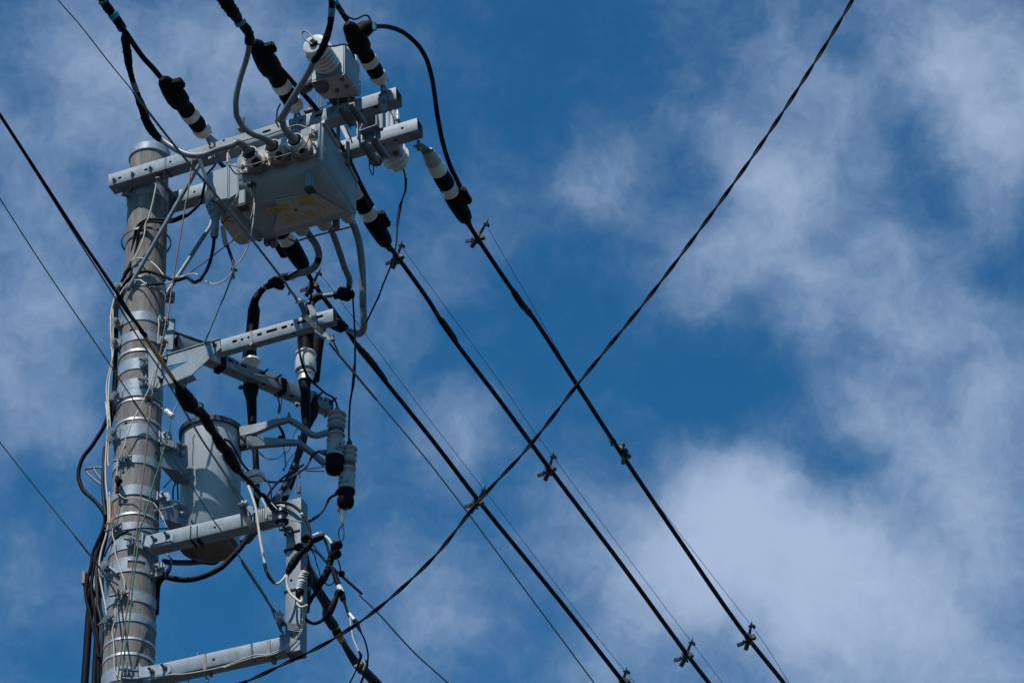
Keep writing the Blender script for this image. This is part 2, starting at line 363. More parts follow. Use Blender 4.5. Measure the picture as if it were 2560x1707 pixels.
for x, y in (('M', (690, 615)), ('M', (670, 945)), ('M', (645, 1370)), ('M', (1098, 695)), ('M', (705, 300)), ('G', (1093, 615)), ('N', (1045, 1030)), ('J', (405, 395)), ('O', (1005, 1270))):
    ox, oy, f = REG[x]; q = US(ox+y[0]/f, oy+y[1]/f, 0); n = V((q.x-PX, q.y-PY, 0)).normalized(); cb.cyl(q+n*.03, q-n*.05, .0085, 14)
bmesh.ops.recalc_face_normals(cb.b, faces=cb.b.faces); mc = D.meshes.new('tc'); cb.b.to_mesh(mc); oc = D.objects.new('tc', mc); COL.objects.link(oc)
md = ob.modifiers.new('x', 'BOOLEAN'); md.operation = 'DIFFERENCE'; md.object = oc; md.solver = 'EXACT'; bpy.context.view_layer.update()
me2 = D.meshes.new_from_object(ob.evaluated_get(bpy.context.evaluated_depsgraph_get())); D.objects.remove(oc); D.objects.remove(ob)
r_ = MB(); r_.b.from_mesh(me2); r_.build('shaft', 'concrete', pole)
zc = zat(372)
MB().lathe(O+Z*zc, O+Z*(ZTOP+.045), [(0, .1065), (.02, .108), (.85, .1065), (.95, .102), (1, .09)], 64).build('pole_cap', 'zinc_band', pole)

def clamp(label, y0, y1, ears=(), kind='pole_clamp', m='zinc_band', th=.004, dl=0, window=False, arc=None, az=0):
    z1 = zat(y0, az, th+dl); z0 = zat(y1, az, th+dl); h = z1-z0; zc_ = (z0+z1)/2
    t = thing(kind, label, 'strap' if kind == 'steel_strap' else 'clamp', O+Z*z0, 'galvanised clamps round the pole' if kind == 'pole_clamp' else 'thin steel straps round the pole')
    mb = MB(); b = mb.b; n = 72; a0, a1 = arc if arc else (0, 360)
    full = arc is None; R = []
    for i in range(n+(0 if full else 1)):
        a = a0+(a1-a0)*i/n
        R.append([b.verts.new(PS(a, z, d+dl)) for z, d in ((z0, 0), (z0, th), (z1, th), (z1, 0))])
    for i in range(n):
        A_, B_ = R[i], R[(i+1) % len(R)]
        for k in range(4): b.faces.new((A_[k], A_[(k+1) % 4], B_[(k+1) % 4], B_[k]))
    if not full: b.faces.new(R[0]); b.faces.new(R[-1][::-1])
    if window:
        # the band splits into two rails round an opening
        b.free(); mb = MB(); b = mb.b
        wz0 = z0+h*.22; wz1 = z1-h*.25
        for (za, zb, s0, s1) in ((z0, wz0, window[0], window[1]), (wz1, z1, window[0], window[1]), (z0, z1, window[1], window[0]+360)):
            R = []
            for i in range(33):
                a = s0+(s1-s0)*i/32; R.append([b.verts.new(PS(a, z, d+dl)) for z, d in ((za, 0), (za, th), (zb, th), (zb, 0))])
            for i in range(32):
                for k in range(4): b.faces.new((R[i][k], R[i][(k+1) % 4], R[i+1][(k+1) % 4], R[i+1][k]))
            b.faces.new(R[0]); b.faces.new(R[-1][::-1])
    mb.build('band', m, t)
    for e in ears:
        a, ln, gap = e[0], e[1], e[2]; bl = e[3] if len(e) > 3 else .07; tn = tang(a); rd = radial(a); c = PS(a, zc_, ln/2)
        for s in (-1, 1):
            eb = MB(); eb.box(c+tn*s*(gap/2), rd, tn, Z, ln, .005, h*.96, .0024)
            eb.box(PS(a, zc_, .004)+tn*s*(gap/2+.012), rd, tn, Z, .006, .026, h*.9, .002)
            eb.build('clamp_ear', m, t)
        bb = MB(); q = c+rd*ln*.08
        bb.cyl(q-tn*bl*.62, q+tn*bl*.5, .0062, 12); bb.cyl(q-tn*(gap/2+.004), q-tn*(gap/2+.016), .0125, 6); bb.cyl(q+tn*(gap/2+.004), q+tn*(gap/2+.016), .0125, 6)
        bb.cyl(q-tn*(gap/2+.002), q-tn*(gap/2+.005), .017, 16); bb.cyl(q+tn*(gap/2+.002), q+tn*(gap/2+.005), .017, 16)
        bb.build('clamp_bolt', 'rust_steel' if len(e) > 4 else 'galv', t)
    return t
clamp('narrow galvanised clamp just below the left end of the top crossarms', 456, 482, ((-58, .045, .02), (125, .04, .02)))
clamp('dark cable strap high on the pole, tying two black cables and a cream wire', 566, 571, kind='steel_strap', m='dull_strap', th=.005, dl=.018)
clamp('galvanised clamp where the two long pipe braces meet the pole', 688, 713, ((-78, .05, .02), (100, .05, .02)))
clamp('upper of the two clamps beside the upright hanger plate, below the yellow-taped wire', 776, 798, ((-76, .05, .02, .08, 1), (62, .035, .014)))
clamp('clamp crossed by the yellow-taped wire, lower of two beside the upright plate', 825, 847, ((-80, .05, .02, .08, 1), (64, .035, .014)))
clamp('bright thin steel strap just above the slotted arm bracket, holding cables left of the pole', 870, 875, kind='steel_strap', m='stainless', th=.003, dl=.002)
clamp('galvanised clamp bolted to the top of the slotted arm bracket', 893, 920, ((20, .04, .05, .1),), arc=(20, 380))
clamp('galvanised clamp bolted to the foot of the slotted arm bracket', 944, 968, ((20, .04, .05, .1),), arc=(20, 380))
clamp('galvanised clamp under the slotted arm bracket, beside the rusty wire joint', 969, 987, ((-62, .045, .02),))
clamp('thin bright strap right under the rusty wire joint', 994, 998, kind='steel_strap', m='stainless', th=.003)
clamp('thin bright strap above the widest clamp at transformer lid height', 1041, 1046, kind='steel_strap', m='stainless', th=.003)
clamp('widest plain clamp, holding the upper transformer hanger, round washers at both ends', 1057, 1089, ((-64, .05, .022, .1), (74, .055, .022, .1), ), th=.005)
clamp('narrow clamp between two drilled holes at transformer hanger height', 1136, 1155, ((-30, .03, .018, .09),))
clamp('clamp at mid transformer height with one big bolt at its right end', 1210, 1234, ((72, .055, .022, .1),), th=.005)
clamp('thin bright strap above the lower crossarm, wrapping the cream cables', 1278, 1283, kind='steel_strap', m='stainless', th=.003, dl=.001)
clamp('narrow clamp right above the lower crossarm bracket', 1303, 1321, ((-45, .035, .018, .09),))
clamp('clamp gripping the end of the lower crossarm beside the transformer', 1340, 1370, ((8, .04, .055, .11),), arc=(8, 368))
clamp('clamp with a rectangular window cut in its band', 1391, 1426, ((-66, .05, .022, .1), (60, .05, .016)), window=(-12, 30), th=.005)
clamp('clamp below the windowed one, where a thin wire is dead-ended', 1474, 1500, ((-22, .035, .02, .09, 1),))
clamp('narrow clamp low on the pole above two thin bright straps', 1530, 1550, ((-52, .035, .018, .1),))
clamp('upper of the two thin bright straps near the bottom edge', 1590, 1595, kind='steel_strap', m='stainless', th=.003)
clamp('lower of the two thin bright straps near the bottom edge', 1628, 1634, kind='steel_strap', m='stainless', th=.003)
clamp('clamp gripping the end of the bottom crossarm', 1663, 1697, ((8, .04, .055, .11),), arc=(8, 368))

# ------------------------------------------------------------------ crossarms
def H(reg, x, y): ox, oy, f = REG[reg]; return ox+x/f, oy+y/f
ca = thing('crossarm', 'long galvanised crossarm at the pole top, nearer one, bolts at its left end', 'crossarm', U(271, 466, -.185), 'galvanised steel crossarms')
A0, A1 = U(271, 466, -.185), U(991, 247, -.185)
bmA, XA, YA, ZA = beam(ca, A0, A1, .078, .075, [
    (H('D', 520, 1020), 11, 6), (H('D', 865, 910), 11, 6), (H('D', 1180, 810), 6, 6), (H('E', 870, 410), 24, 6.5), (H('E', 1545, 200), 21, 6.5), (H('E', 310, 530), 6, 6),
    (H('E', 1325, 270), 7, 6), (H('C', 1315, 1250), 6, 6), (H('C', 1600, 1400), 6, 6), (H('D', 515, 1150), 6, 5, 'b'), (H('D', 1065, 972), 7, 6, 'b'), (H('C', 1250, 1402), 14, 7, 'b'), (H('C', 1055, 1455), 10, 7, 'b')])
for x, y in (H('D', 450, 1045), H('D', 690, 965), H('D', 925, 890), H('C', 660, 1465)): MB().bolt(Upl(x, y, A0, YA), -YA, .02, .0062, .017).build('bolt', 'galv', ca)
tie = MB(); q = Upl(*H('D', 1120, 880), A0, YA)
for o in (-.004, .003): tie.box(A0+XA*(q-A0).dot(XA)+XA*o+YA*.0375+ZA*.039, XA, YA, ZA, .0026, .078, .081)
tie.build('tie_wire', 'hardware_black', ca)
cb_ = thing('crossarm', 'long galvanised crossarm at the pole top, farther one, behind the pole', 'crossarm', U(405, 517, .105), 'galvanised steel crossarms')
B0, B1 = U(405, 517, .105), U(1044, 324, .105)
bmB, XB, YB, ZB = beam(cb_, B0, B1, .078, .075, [(H('F', 300, 868), 12, 6.5), (H('F', 1075, 632), 7, 7), (H('D', 1495, 1205), 6, 6), (H('F', 990, 790), 11, 6, 'b'), (H('F', 830, 845), 8, 6, 'b'), (H('D', 1200, 1420), 6, 6, 'b')])
tw = MB(); tw.bolt(Upl(*H('F', 1210, 750), B0, ZB), -ZB, .02, .007, .014); tw.build('bolt', 'galv', cb_)
# spacer struts between the two crossarms
for lab, s in (('short flat spacer strut joining the crossarms left of the pole', 'D520,1150,-.15 640,1270,.12'), ('short flat spacer strut joining the crossarms right of the pole', 'D1010,1010,-.17 1262,1300,.12'),
               ('short flat spacer strut under the nearer crossarm, above the control box', 'D1770,760,-.16 1905,910,.12')):
    a, c = [x_[0] for x_ in path(s)]; t = MB(); dr = (c-a); t.box((a+c)/2, dr, dr.cross(Z), Z, dr.length, .022, .006, .001); t.build('spacer_strut', 'galv', label=lab, cat='strut', group='spacer struts between the top crossarms')
for lab, s, wd in (('long round pipe brace running in front of the pole from the nearer crossarm', 'D1560,850,-.175 G640,1140,-.125', 11), ('long round pipe brace behind, down to the right side of the pole', 'E300,1080,.13 G1700,350,.11 1110,1255,.03', 11)):
    t = thing('pipe_brace', lab, 'brace', path(s)[0][0], 'round pipe braces below the top crossarms')
    pp = path(s, wd=wd); MB().tube(pp, 16).build('pipe', 'galv', t)
    e = pp[-1][0]; dr = (pp[-1][0]-pp[-2][0]).normalized(); n = DC; sd_ = dr.cross(n).normalized(); n = sd_.cross(dr).normalized()
    if lab.startswith('long round pipe brace running'):
        fl = MB(); fl.lathe(e-n*.005+dr*.006, e+n*.005+dr*.006, [(0, .0145), (1, .0145)], 20); fl.box(e-dr*.012, dr, sd_, n, .04, .026, .009, .002); fl.build('flattened_end', 'galv', t); MB().bolt(e+n*.005+dr*.006, n, .018, .006, .011).build('bolt', 'rust_steel', t)
a, c = [x_[0] for x_ in path('D1560,770,-.19 1690,1150,-.12')]; t = MB(); dr = c-a; t.box((a+c)/2, dr, RT, dr.cross(RT), dr.length, .018, .006, .001)
t.build('flat_stay', 'galv', label='narrow flat steel stay from the nearer crossarm down to the control box', cat='stay')
# rusty upright threaded rods
for lab, s in (('rusty threaded rod standing over the nearer crossarm, left of the switch bushings', 'E570,235,-.15 560,560,-.15'), ('rusty threaded rod with square washer, right of the switch bushings', 'B1437,1300,-.15 1428,1680,-.15')):
    t = thing('threaded_rod', lab, 'rod', path(s)[0][0]); pp = path(s, wd=6.2); MB().tube(pp, 12).build('rod', 'rust', t)
    a, c = pp[0][0], pp[-1][0]; q = a.lerp(c, .35); nb = MB(); nb.cyl(q-Z*.012, q+Z*.004, .012, 6); nb.box(q-Z*.016, XA, YA, Z, .05, .04, .005); nb.build('nut', 'rust_steel', t)

# ------------------------------------------------------------------ switch box
sw = thing('switch_box', 'big tapered grey load switch box with yellow lettering underneath, three cables entering its front', 'switch', U(690, 560, 0))
front = [U(592, 388, -.3), U(806, 300, -.3), U(803, 403, -.3), U(590, 455, -.3)]
zb = 12.262
und = [Uz(*H('H', 820, 800), zb), Uz(891, 536, zb), Uz(863, 522, zb), Uz(792, 470, zb), Uz(600, 518, zb)]
bR = 1.105
back = [Ub(840, 370, bR), Ub(890, 447, bR), Ub(890, 533, bR)]
pts = front+und+back+[O+B*.6+P*.12+Z*12.55, O+B*.6+P*.12+Z*12.30, O+B*.62+P*(-.13)+Z*12.55]
MB().hull(pts, .012).build('housing', 'box_paint', sw, ang=50)
# rim under the lid on the right side
MB().tube([(Ub(808, 304, bR+.004)-Z*.0, .012), (Ub(843, 364, bR+.004), .012)], 10).build('lid_rim', 'box_paint', sw)
MB().tube([(Ub(871, 414, bR+.004), .010), (Ub(892, 452, bR+.004), .010)], 10).build('lid_rim', 'box_paint', sw)
# raised panel on the underside
pan = [H('H', 985, 255), H('H', 1480, 165), H('H', 1890, 400), H('H', 1700, 470), H('H', 1000, 650), H('H', 960, 640), H('H', 1010, 440)]
MB().prism([Uz(x, y, zb-.001) for x, y in pan], -Z*.010, .002).build('underside_panel', 'cream_porcelain', sw)
pan2 = [H('H', 1035, 280), H('H', 1520, 190), H('H', 1810, 385), H('H', 1640, 445), H('H', 1080, 590), H('H', 1030, 400)]
mat('panel_paint', (.44, .42, .39), .5, 0, .12, 20, 1, dirt=(.17, .16, .14), dscale=12)
MB().prism([Uz(x, y, zb-.0105) for x, y in pan2], -Z*.006, .0015).build('underside_panel', 'panel_paint', sw)
D.objects['underside_panel'].data.materials[0] = MT['panel_paint']
MB().cyl(Uz(*H('H', 1253, 395), zb-.016), Uz(*H('H', 1253, 395), zb-.022), .007, 12).build('drain_plug', 'dark_steel', sw)
# bright lip along the far lower edge
lp = [U(691, 585, .06), U(889, 535, .09)]
MB().box((lp[0]+lp[1])/2+Z*.012-P*.0, lp[1]-lp[0], P, Z, (lp[1]-lp[0]).length, .012, .022, .003).build('bottom_lip', 'galv', sw)
# lettering on the underside : baseline along b, letter tops toward the viewer
def letter(txt, x, y, x2, y2, hpx, m='yellow_paint', bold=.0, z=None, **k):
    z = zb-.0172 if z is None else z
    a = Uz(x, y, z); c = Uz(x2, y2, z); L = (c-a).length; ax = (c-a).normalized(); ay = ax.cross(-Z)*-1
    ay = (-P-ax*(-P).dot(ax)).normalized(); up_ = Uz(x, y-hpx, z); hh = abs((up_-a).dot(ay))
    n = len(txt); size = hh/.7; o = text3d(txt, a, ax, ay, size, m, sw, bold=bold, **k)
    xs = [v.co.x*ax.x+v.co.y*ax.y for v in o.data.vertices]; wd = max(xs)-min(xs); r = rootloc(sw); org = a-r
    s = L/max(wd, 1e-4)
    for v in o.data.vertices:
        d_ = (v.co-org).dot(ax); v.co += ax*d_*(s-1)
    return o
letter('DCAS', *H('H', 905, 455), *H('H', 1175, 395), 17.5, z=zb-.0175, bold=.0018)
letter('600', *H('H', 1315, 345), *H('H', 1495, 300), 21.5, bold=.0026)
letter('99', *H('H', 1400, 480), *H('H', 1500, 450), 13, bold=.0010)
letter('1', *H('H', 1548, 432), *H('H', 1562, 428), 13, bold=.0010)
letter('1', *H('H', 1625, 413), *H('H', 1639, 409), 13, bold=.0010)
lg = MB()
for s in ('H1105,445,0,3.4 1130,462 1160,460 1180,452', 'H1160,470,0,3.4 1185,452 1225,455 1245,480', 'H1150,505,0,3 1190,492 1230,500', 'H1110,530,0,5 1140,545 1175,540', 'H1190,535,0,4.5 1215,540 1240,532', 'H1130,565,0,5 1170,560', 'H1225,520,0,7 1262,525'):
    pp = [(Uz(x, y, zb-.0172), m2(ww, Uz(x, y, zb))/2) for x, y, cc, ww in parse(s)]
    pp = smooth(pp, 4)
    for i in range(len(pp)-1):
        a, c = pp[i][0], pp[i+1][0]; lg.box((a+c)/2, c-a, (c-a).cross(Z), Z, (c-a).length*1.15, pp[i][1]*1.6, .0012)
lg.build('painted_emblem', 'yellow_paint', sw)
# faded lettering on the right side face, reading away from the viewer
for txt, (x, y), sz in (('DC', H('X', 812, 384), .055), ('AS', H('X', 846, 452), .07), ('600', H('X', 868, 466), .075)):
    text3d(txt, Ub(x, y, bR+.0012), P, Z, sz, 'faded_paint', sw, sx=.55, ext=.0004)
# bushings facing the viewer
fl = MB(); q = [U(x, y, -.302) for x, y in (H('E', 545, 985), H('E', 1540, 735), H('E', 1500, 470), H('E', 560, 760))]
fl.prism(q, -P*.02, .003); fl.build('bushing_plate', 'cream_porcelain', sw)
for (x, y), (x2, y2) in ((H('E', 645, 690), H('E', 752, 845)), (H('E', 945, 600), H('E', 1050, 755)), (H('E', 1235, 522), H('E', 1345, 675))):
    bb = proj(U(x2, y2, -.32)); p1 = U(x2, y2, -.322); b_ = (p1-O).dot(B); p0 = Ub(x, y, b_); p0 = p1-P*abs((p1-p0).dot(P)); 
    L = .10; p0 = p1-P*L
    mbb = MB(); r = m2(20.5, p0)
    mbb.lathe(p0, p1, [(0, r*.90), (.0, r*1.02), (.04, r*1.06), (.10, r*1.06), (.14, r*1.0), (.6, r*.98), (.7, r*1.08), (1, r*1.1)], 32, caps=False)
    mbb.lathe(p0, p0+P*.08, [(0, r*.9), (1, r*.8)], 32, caps=False)
    bs = mbb.build('bushing', 'white_porcelain', sw)
    MB().lathe(p0+P*.045, p1-P*.01, [(0, r*.86), (1, r*.85)], 28).build('bushing_boot', 'black_rubber', bs)
    MB().lathe(p1-P*.035, p1+P*.004, [(0, r*1.05), (.2, r*1.38), (.8, r*1.42), (1, r*1.2)], 32).build('gasket', 'rust_steel', bs)
for x, y in ((880, 860), (590, 950), (1450, 700), (1165, 780), (1470, 470), (560, 870)): MB().bolt(U(*H('E', x, y), -.324), -P, .016, .006, .013).build('bolt', 'rust_steel', sw)
for x, y in ((1480, 380), (1500, 600), (870, 760), (600, 880)): MB().box(U(*H('E', x, y), -.318), B, P, Z, .03, .01, .05, .003).build('plate_lug', 'white_porcelain', sw)
# far side bushings
for (x, y) in ((748, 572), (805, 559), (865, 540)):
    p0 = U(x-8, y-18, .13); r = m2(18, p0); e = p0+P*.085
    bq = MB().lathe(p0, e, [(0, r*.9), (.2, r*1.05), (.9, r*1.0), (1, r*.9)], 28).build('bushing', 'cream_porcelain', sw)
p0 = U(706, 593, .11)
# side lugs with bolts (clamps of the lid)
for s, dx in (('E575,1215 575,1400', .035), ('E1445,990 1445,1170', .035)):
    a, c = [U(o[0], o[1], -.272) for o in parse(s)]
    lb = MB(); lb.box((a+c)/2-P*.012, B, P, a-c, dx, .035, (a-c).length, .004); lb.build('lid_clamp', 'galv', sw)
    MB().box(c-P*.005-Z*.008, B, P, Z, .046, .05, .014, .003).build('lid_clamp', 'rust_dark', sw)
for s, m_ in (('H880,690 880,850', 'dull_strap'), ('H960,690 960,870', 'rust_steel'), ('H1780,470 1780,630', 'dull_strap')):
    a, c = [U(o[0], o[1], .1) for o in parse(s)]; MB().box((a+c)/2, B, P, a-c, .03, .03, (a-c).length, .003).build('lid_clamp', m_, sw)
sub(sw, 'lever', 'E700,1130,-.31,4 705,1180 700,1400 660,1560', -.3, 3.4, 'rust_steel'); MB().ball(U(*H('E', 670, 1110), -.29), .018, 1.2, 1, .9).build('lever_pivot', 'hardware_black', sw)
# cage of bent rod
CG = -.46
for s in ('E360,700 372,840 420,860 530,880 620,865 900,780 1250,675 1320,630 1400,555 1425,430 1420,385 1370,355 1270,330 1150,365 900,450 540,540 430,610 365,690', 'E380,850 430,930 475,968 520,965 590,955,-.33', 'E1425,440 1450,540 1530,660 1520,700 1480,740,-.33', 'E365,700 395,770 400,810', 'E1440,380 1500,410 1535,490 1470,530,-.33'):
    sub(sw, 'guard_wire', s, CG if ',-.33' not in s else (CG, -.33), 3.6, 'rust_steel', k=3, seg=8)
for s in ('E365,700,-.46,7 362,820', 'E1450,375,-.46,7 1445,450'): sub(sw, 'guard_clip', s, CG, 7, 'cream_porcelain')
sub(sw, 'guard_wire', 'H1120,745,.12 1180,780,.2 1250,800 1410,755 1700,680 1960,615 2020,570', (.12, .25), 4.3, 'brown_wire')
# straps that hang the box from the crossarms
hg = MB()
for s, wd in (('E1610,335 1805,265', 14), ('E1805,265 1812,700', 9.5), ('E1830,300 1935,510', 9.5), ('E1932,500 1935,860', 9.5), ('E1935,860 2060,1075', 6)):
    o = parse(s); a = U(o[0][0], o[0][1], -.06 if 'E1610' in s or '1805' in s else .02); c = U(o[1][0], o[1][1], .02 if '2060' not in s else .14); dr = c-a
    if '1610' in s: c = U(o[1][0], o[1][1], -.06); dr = c-a
    hg.box((a+c)/2, dr, FW.cross(dr), FW, dr.length+.004, m2(wd, a), .006, .001)
hg.build('hanging_bracket', 'galv', sw)
for x, y in ((1820, 690), (1905, 735), (1940, 850)): MB().bolt(U(*H('E', x, y), 0), -P, .03, .007, .014).build('bolt', 'rust_steel', sw)

# ------------------------------------------------------------------ control box left of the switch
cbx = thing('control_box', 'light grey control housing beside the switch box, sunlit front, red mark underneath', 'control box', U(540, 500, -.25))
zc2 = 12.252
ff = [U(517, 434, -.3), U(537, 427, -.3), U(571, 413, -.3), U(571, 497, -.3), U(540, 503, -.3), U(515, 478, -.3)]
MB().prism(ff, P*.22, .006).build('housing', 'box_paint', cbx)
ff = [U(573, 412, -.3), U(592, 405, -.3), U(597, 482, -.3), U(573, 497, -.3)]
MB().prism(ff, P*.26, .004).build('housing', 'box_paint', cbx)
up = [H('H', 385, 355), H('H', 500, 210), H('H', 820, 790), H('H', 660, 800), H('H', 600, 855), H('H', 510, 862), H('H', 450, 800), H('H', 260, 560)]
a_ = [Uz(x, y, zc2) for x, y in up]; MB().prism(a_, Z*.05, .008).build('bottom_cover', 'panel_paint', cbx)
for s, wd in (('H450,370 790,800', 9),):
    o = parse(s); a, c = Uz(o[0][0], o[0][1], zc2-.004), Uz(o[1][0], o[1][1], zc2-.004); MB().box((a+c)/2, c-a, (c-a).cross(Z), Z, (c-a).length, .026, .006, .001).build('cover_rail', 'galv', cbx)
rm = MB()
for s in ('H388,472,0,3.2 285,560', 'H285,552,0,4.5 300,572', 'H330,528,0,3 455,553'):
    (a, r1), (c, r2) = [(Uz(x, y, zc2-.0012), m2(ww, Uz(x, y, zc2))) for x, y, cc, ww in parse(s)]; rm.box((a+c)/2, c-a, (c-a).cross(Z), Z, (c-a).length, r1*1.1, .0012)
rm.build('red_mark', 'red_paint', cbx)
MB().lathe(U(*H('H', 118, 190), -.31), U(*H('H', 118, 190), -.32), [(0, m2(11.5, ff[0])), (1, m2(11.5, ff[0]))], 28).build('round_plate', 'white_plastic', cbx)
MB().cyl(U(*H('H', 140, 210), -.22), U(*H('H', 150, 350), -.22), m2(14, ff[0]), 24).build('neck', 'box_paint', cbx)
mat('green_grey', (.17, .23, .25), .4, .1, .25, 40, dirt=(.10, .11, .11), dscale=20)
pc = lambda y, d: (U(*H('H', 200, y), -.24), m2(d, ff[0])/2)
MB().tube2([pc(355, 36), pc(375, 42), pc(385, 42), pc(395, 38), pc(430, 36), pc(445, 26), pc(480, 25), pc(505, 24), pc(510, 19), pc(660, 18)], -Z, 28).build('plug_connector', 'green_grey', cbx)
pc = lambda y, d: (U(*H('H', 188, y), -.24), m2(d, ff[0])/2)
MB().tube2([pc(660, 19), pc(690, 19), pc(695, 22), pc(735, 22), pc(755, 15)], -Z, 6).build('gland_nut', 'rust_steel', cbx)
for s in ('H130,195 140,280 128,380 125,460', 'H232,340 222,400 225,440'): sub(cbx, 'chain', s, -.33, 2.4, 'rust_steel')
sub(cbx, 'release_stick', 'H295,600,-.2,13 330,820,-.15,13 350,860', -.2, 13, 'panel_paint'); sub(cbx, 'release_stick', 'H350,840,-.15 400,980 450,1120', -.15, 8, 'dark_grey_cable')
sub(cbx, 'cord_knot', 'H440,1120,-.16,6 430,1170,-.16,10 480,1180,-.16,7', -.16, 8, 'green_wire'); sub(cbx, 'cord_knot', 'H435,1190 440,1285', -.16, 6, 'green_wire')
# ------------------------------------------------------------------ strain insulators and line wires
BF = [.448, .911, 1.390]; BB = [.42, .895, 1.430]
def front_segs(L, k=1.):
    g = L/171*1.; d = lambda *q: [(a*g, b*k) for a, b in q]
    return [('insulator_cap', 'white_porcelain', d((0, 14), (1, 36), (6, 44), (18, 46), (22, 42))), ('insulator_body', 'black_rubber', d((22, 36), (26, 41), (38, 42), (46, 38), (50, 36))),
            ('insulator_ring', 'white_porcelain', d((50, 34), (52, 45), (66, 46), (69, 42))),
            ('cover', 'black_rubber', d((68, 41), (78, 42), (86, 39), (94, 43), (100, 52), (115, 55), (135, 50), (150, 42), (160, 36), (166, 26), (171, 14)))]
FR = [((512, 334), (405, 196), 'left near insulator with black cover, bolted to the crossarm beside the pole', 1.), ((741, 272), (634, 103), 'middle near insulator with black cover, left of the white ribbed bushing', 1.05), ((953, 203), (868, 58), 'right near insulator with a forked black cover, right of the white ribbed bushing', .98)]
for (s0, s1, lab, k), b in zip(FR, BF):
    L = math.hypot(s1[0]-s0[0], s1[1]-s0[1]); t, p0, p1 = strain(s0, s1, b, front_segs(L, k), lab); dr = (p1-p0).normalized(); w_ = m2(1, p0)
    # strap yoke down to the crossarm
    an = V(O+B*(b)+P*(-.15)+Z*(12.76)); yk = MB()
    for s in (-1, 1):
        e = an+XA*.02*s; yk.box((e+p0)/2+dr*.004, e-p0, XA, (e-p0).cross(XA), (e-p0).length+.02, .006, .038, .001)
    yk.build('yoke_plate', 'galv', t)
    pl = MB(); pl.box(an-YA*.04-Z*.06, Z, XA, YA, .1, .036, .005, .001); pl.build('yoke_foot', 'galv', t)
    MB().bolt(an-YA*.043-Z*.05, -YA, .02, .006, .014).build('bolt', 'galv', t)
    pin = MB(); pin.cyl(p0-XA*.035-dr*.006, p0+XA*.035-dr*.006, .006, 10); pin.build('pin', 'galv', t)
    # seam and fin of the cover
    q = p0.lerp(p1, .86); side = RT; fin = MB(); sdv = (RT-dr*RT.dot(dr)).normalized()
    if k != .98: fin.box(q+sdv*.055, dr, sdv, dr.cross(sdv), .06, .055, .035, .006)
    else: 
        e = U(933, 62, (q-O).dot(P)+.05); fin.tube([(p0.lerp(p1, .62), .045), (p0.lerp(p1, .80), .05), (p0.lerp(p1, .80).lerp(e, .6), .042), (e, .026)], 16)
    fin.build('cover_fin', 'black_rubber', t)
    sm = MB(); sm.tube([(p0.lerp(p1, a)-FW*.0+(-FW-dr*(-FW).dot(dr)).normalized()*m2(r_/2, p0), .0022) for a, r_ in ((.42, 42), (.5, 41), (.58, 46), (.64, 54), (.75, 52), (.86, 44))], 6); sm.build('cover_seam', 'black_rubber', t)
RS = [(None, (655, 499), (768, 681), 'left far insulator with black cover, mostly hidden under the switch box'), (None, (860, 432), (974, 622), 'middle far insulator with black cover, right behind the switch box'), (None, (1068, 378), (1173, 562), 'right far insulator with black cover, hanging off the end of the farther crossarm')]
RSEG = [('insulator_cap', 'grey_porcelain', [(0, 12), (2, 30), (10, 36), (22, 38), (28, 44), (32, 38)]), ('insulator_ring', 'white_porcelain', [(32, 40), (36, 43), (40, 41), (43, 45), (58, 46), (60, 40)]),
        ('insulator_body', 'black_rubber', [(60, 38), (66, 43), (85, 44), (97, 42)]), ('insulator_ring', 'white_porcelain', [(97, 42), (100, 47), (105, 44), (118, 46), (120, 42)]), ('cover', 'black_rubber', [(120, 40), (126, 46), (150, 45), (180, 40), (193, 34), (199, 22), (207, 15), (214, 13)])]
for (u_, s0, s1, lab), b in zip(RS, BB):
    L = math.hypot(s1[0]-s0[0], s1[1]-s0[1]); g = L/211
    t, p0, p1 = strain(s0, s1, b, [(n_, m_, [(a*g, d_) for a, d_ in pr]) for n_, m_, pr in RSEG], lab); dr = (p1-p0).normalized()
    an = O+B*(b-.01)+P*.185+Z*12.70; yk = MB(); sdv = (RT-dr*RT.dot(dr)).normalized()
    yk.box((an+p0)/2, p0-an, XA, (p0-an).cross(XA), (p0-an).length+.03, .05, .007, .001); yk.build('yoke_plate', 'galv', t)
    pin = MB(); pin.cyl(p0-XA*.03-dr*.0, p0+XA*.03, .007, 10); pin.cyl(an-Z*.03, an+Z*.03, .009, 10); pin.build('pin', 'rust_steel', t)
    q = p0.lerp(p1, .64); fin = MB(); fs = 1 if b > .6 else -1; fin.box(q+sdv*.052*fs, dr, sdv, dr.cross(sdv), .11, .055, .04, .008); fin.build('cover_fin', 'black_rubber', t)
LW = 'thick black line wires'
def spliced(lab, s, b, spl):
    t = thing('line_wire', lab, 'wire', path(s, b, 10, 'b')[0][0], LW)
    sub(t, 'cable', s, b, 11.3, 'black_cable', 'b', seg=14)
    if spl: sub(t, 'splice_sleeve', spl, b, 16, 'black_tape', 'b', seg=14)
    return t
spliced('rightmost thick black line wire running from the crossarm to the bottom edge', 'X1163,546 1190,590 1285,731 1326,784 S1742,1115 X1545,1121 1700,1351 1850,1568 1968,1717 2010,1775', BB[2], 'S1225,365,,11.5 1250,410,,16 1330,530,,17 1400,610,,16.5 1425,650,,11')
spliced('middle thick black line wire running down from behind the switch box', 'X965,606 1003,655 1072,752 1101,800 1140,857 1248,999 1373,1170 1550,1405 1716,1633 1785,1723 1830,1785', BB[1], 'S425,675,,11.5 455,710,,16 520,800,,17 575,875,,16.5 610,925,,11')
spliced('leftmost thick black line wire, passing behind the slotted upper arm', 'X755,664 781,703 806,741 840,785 873,834 894,866 950,937 1085,1105 1197,1252 1400,1502 1555,1700 1620,1782', BB[0], 'K1780,830,,11 1830,900,,15 1900,980,,18 2000,1100,,18 2080,1200,,16 X965,951,,11')
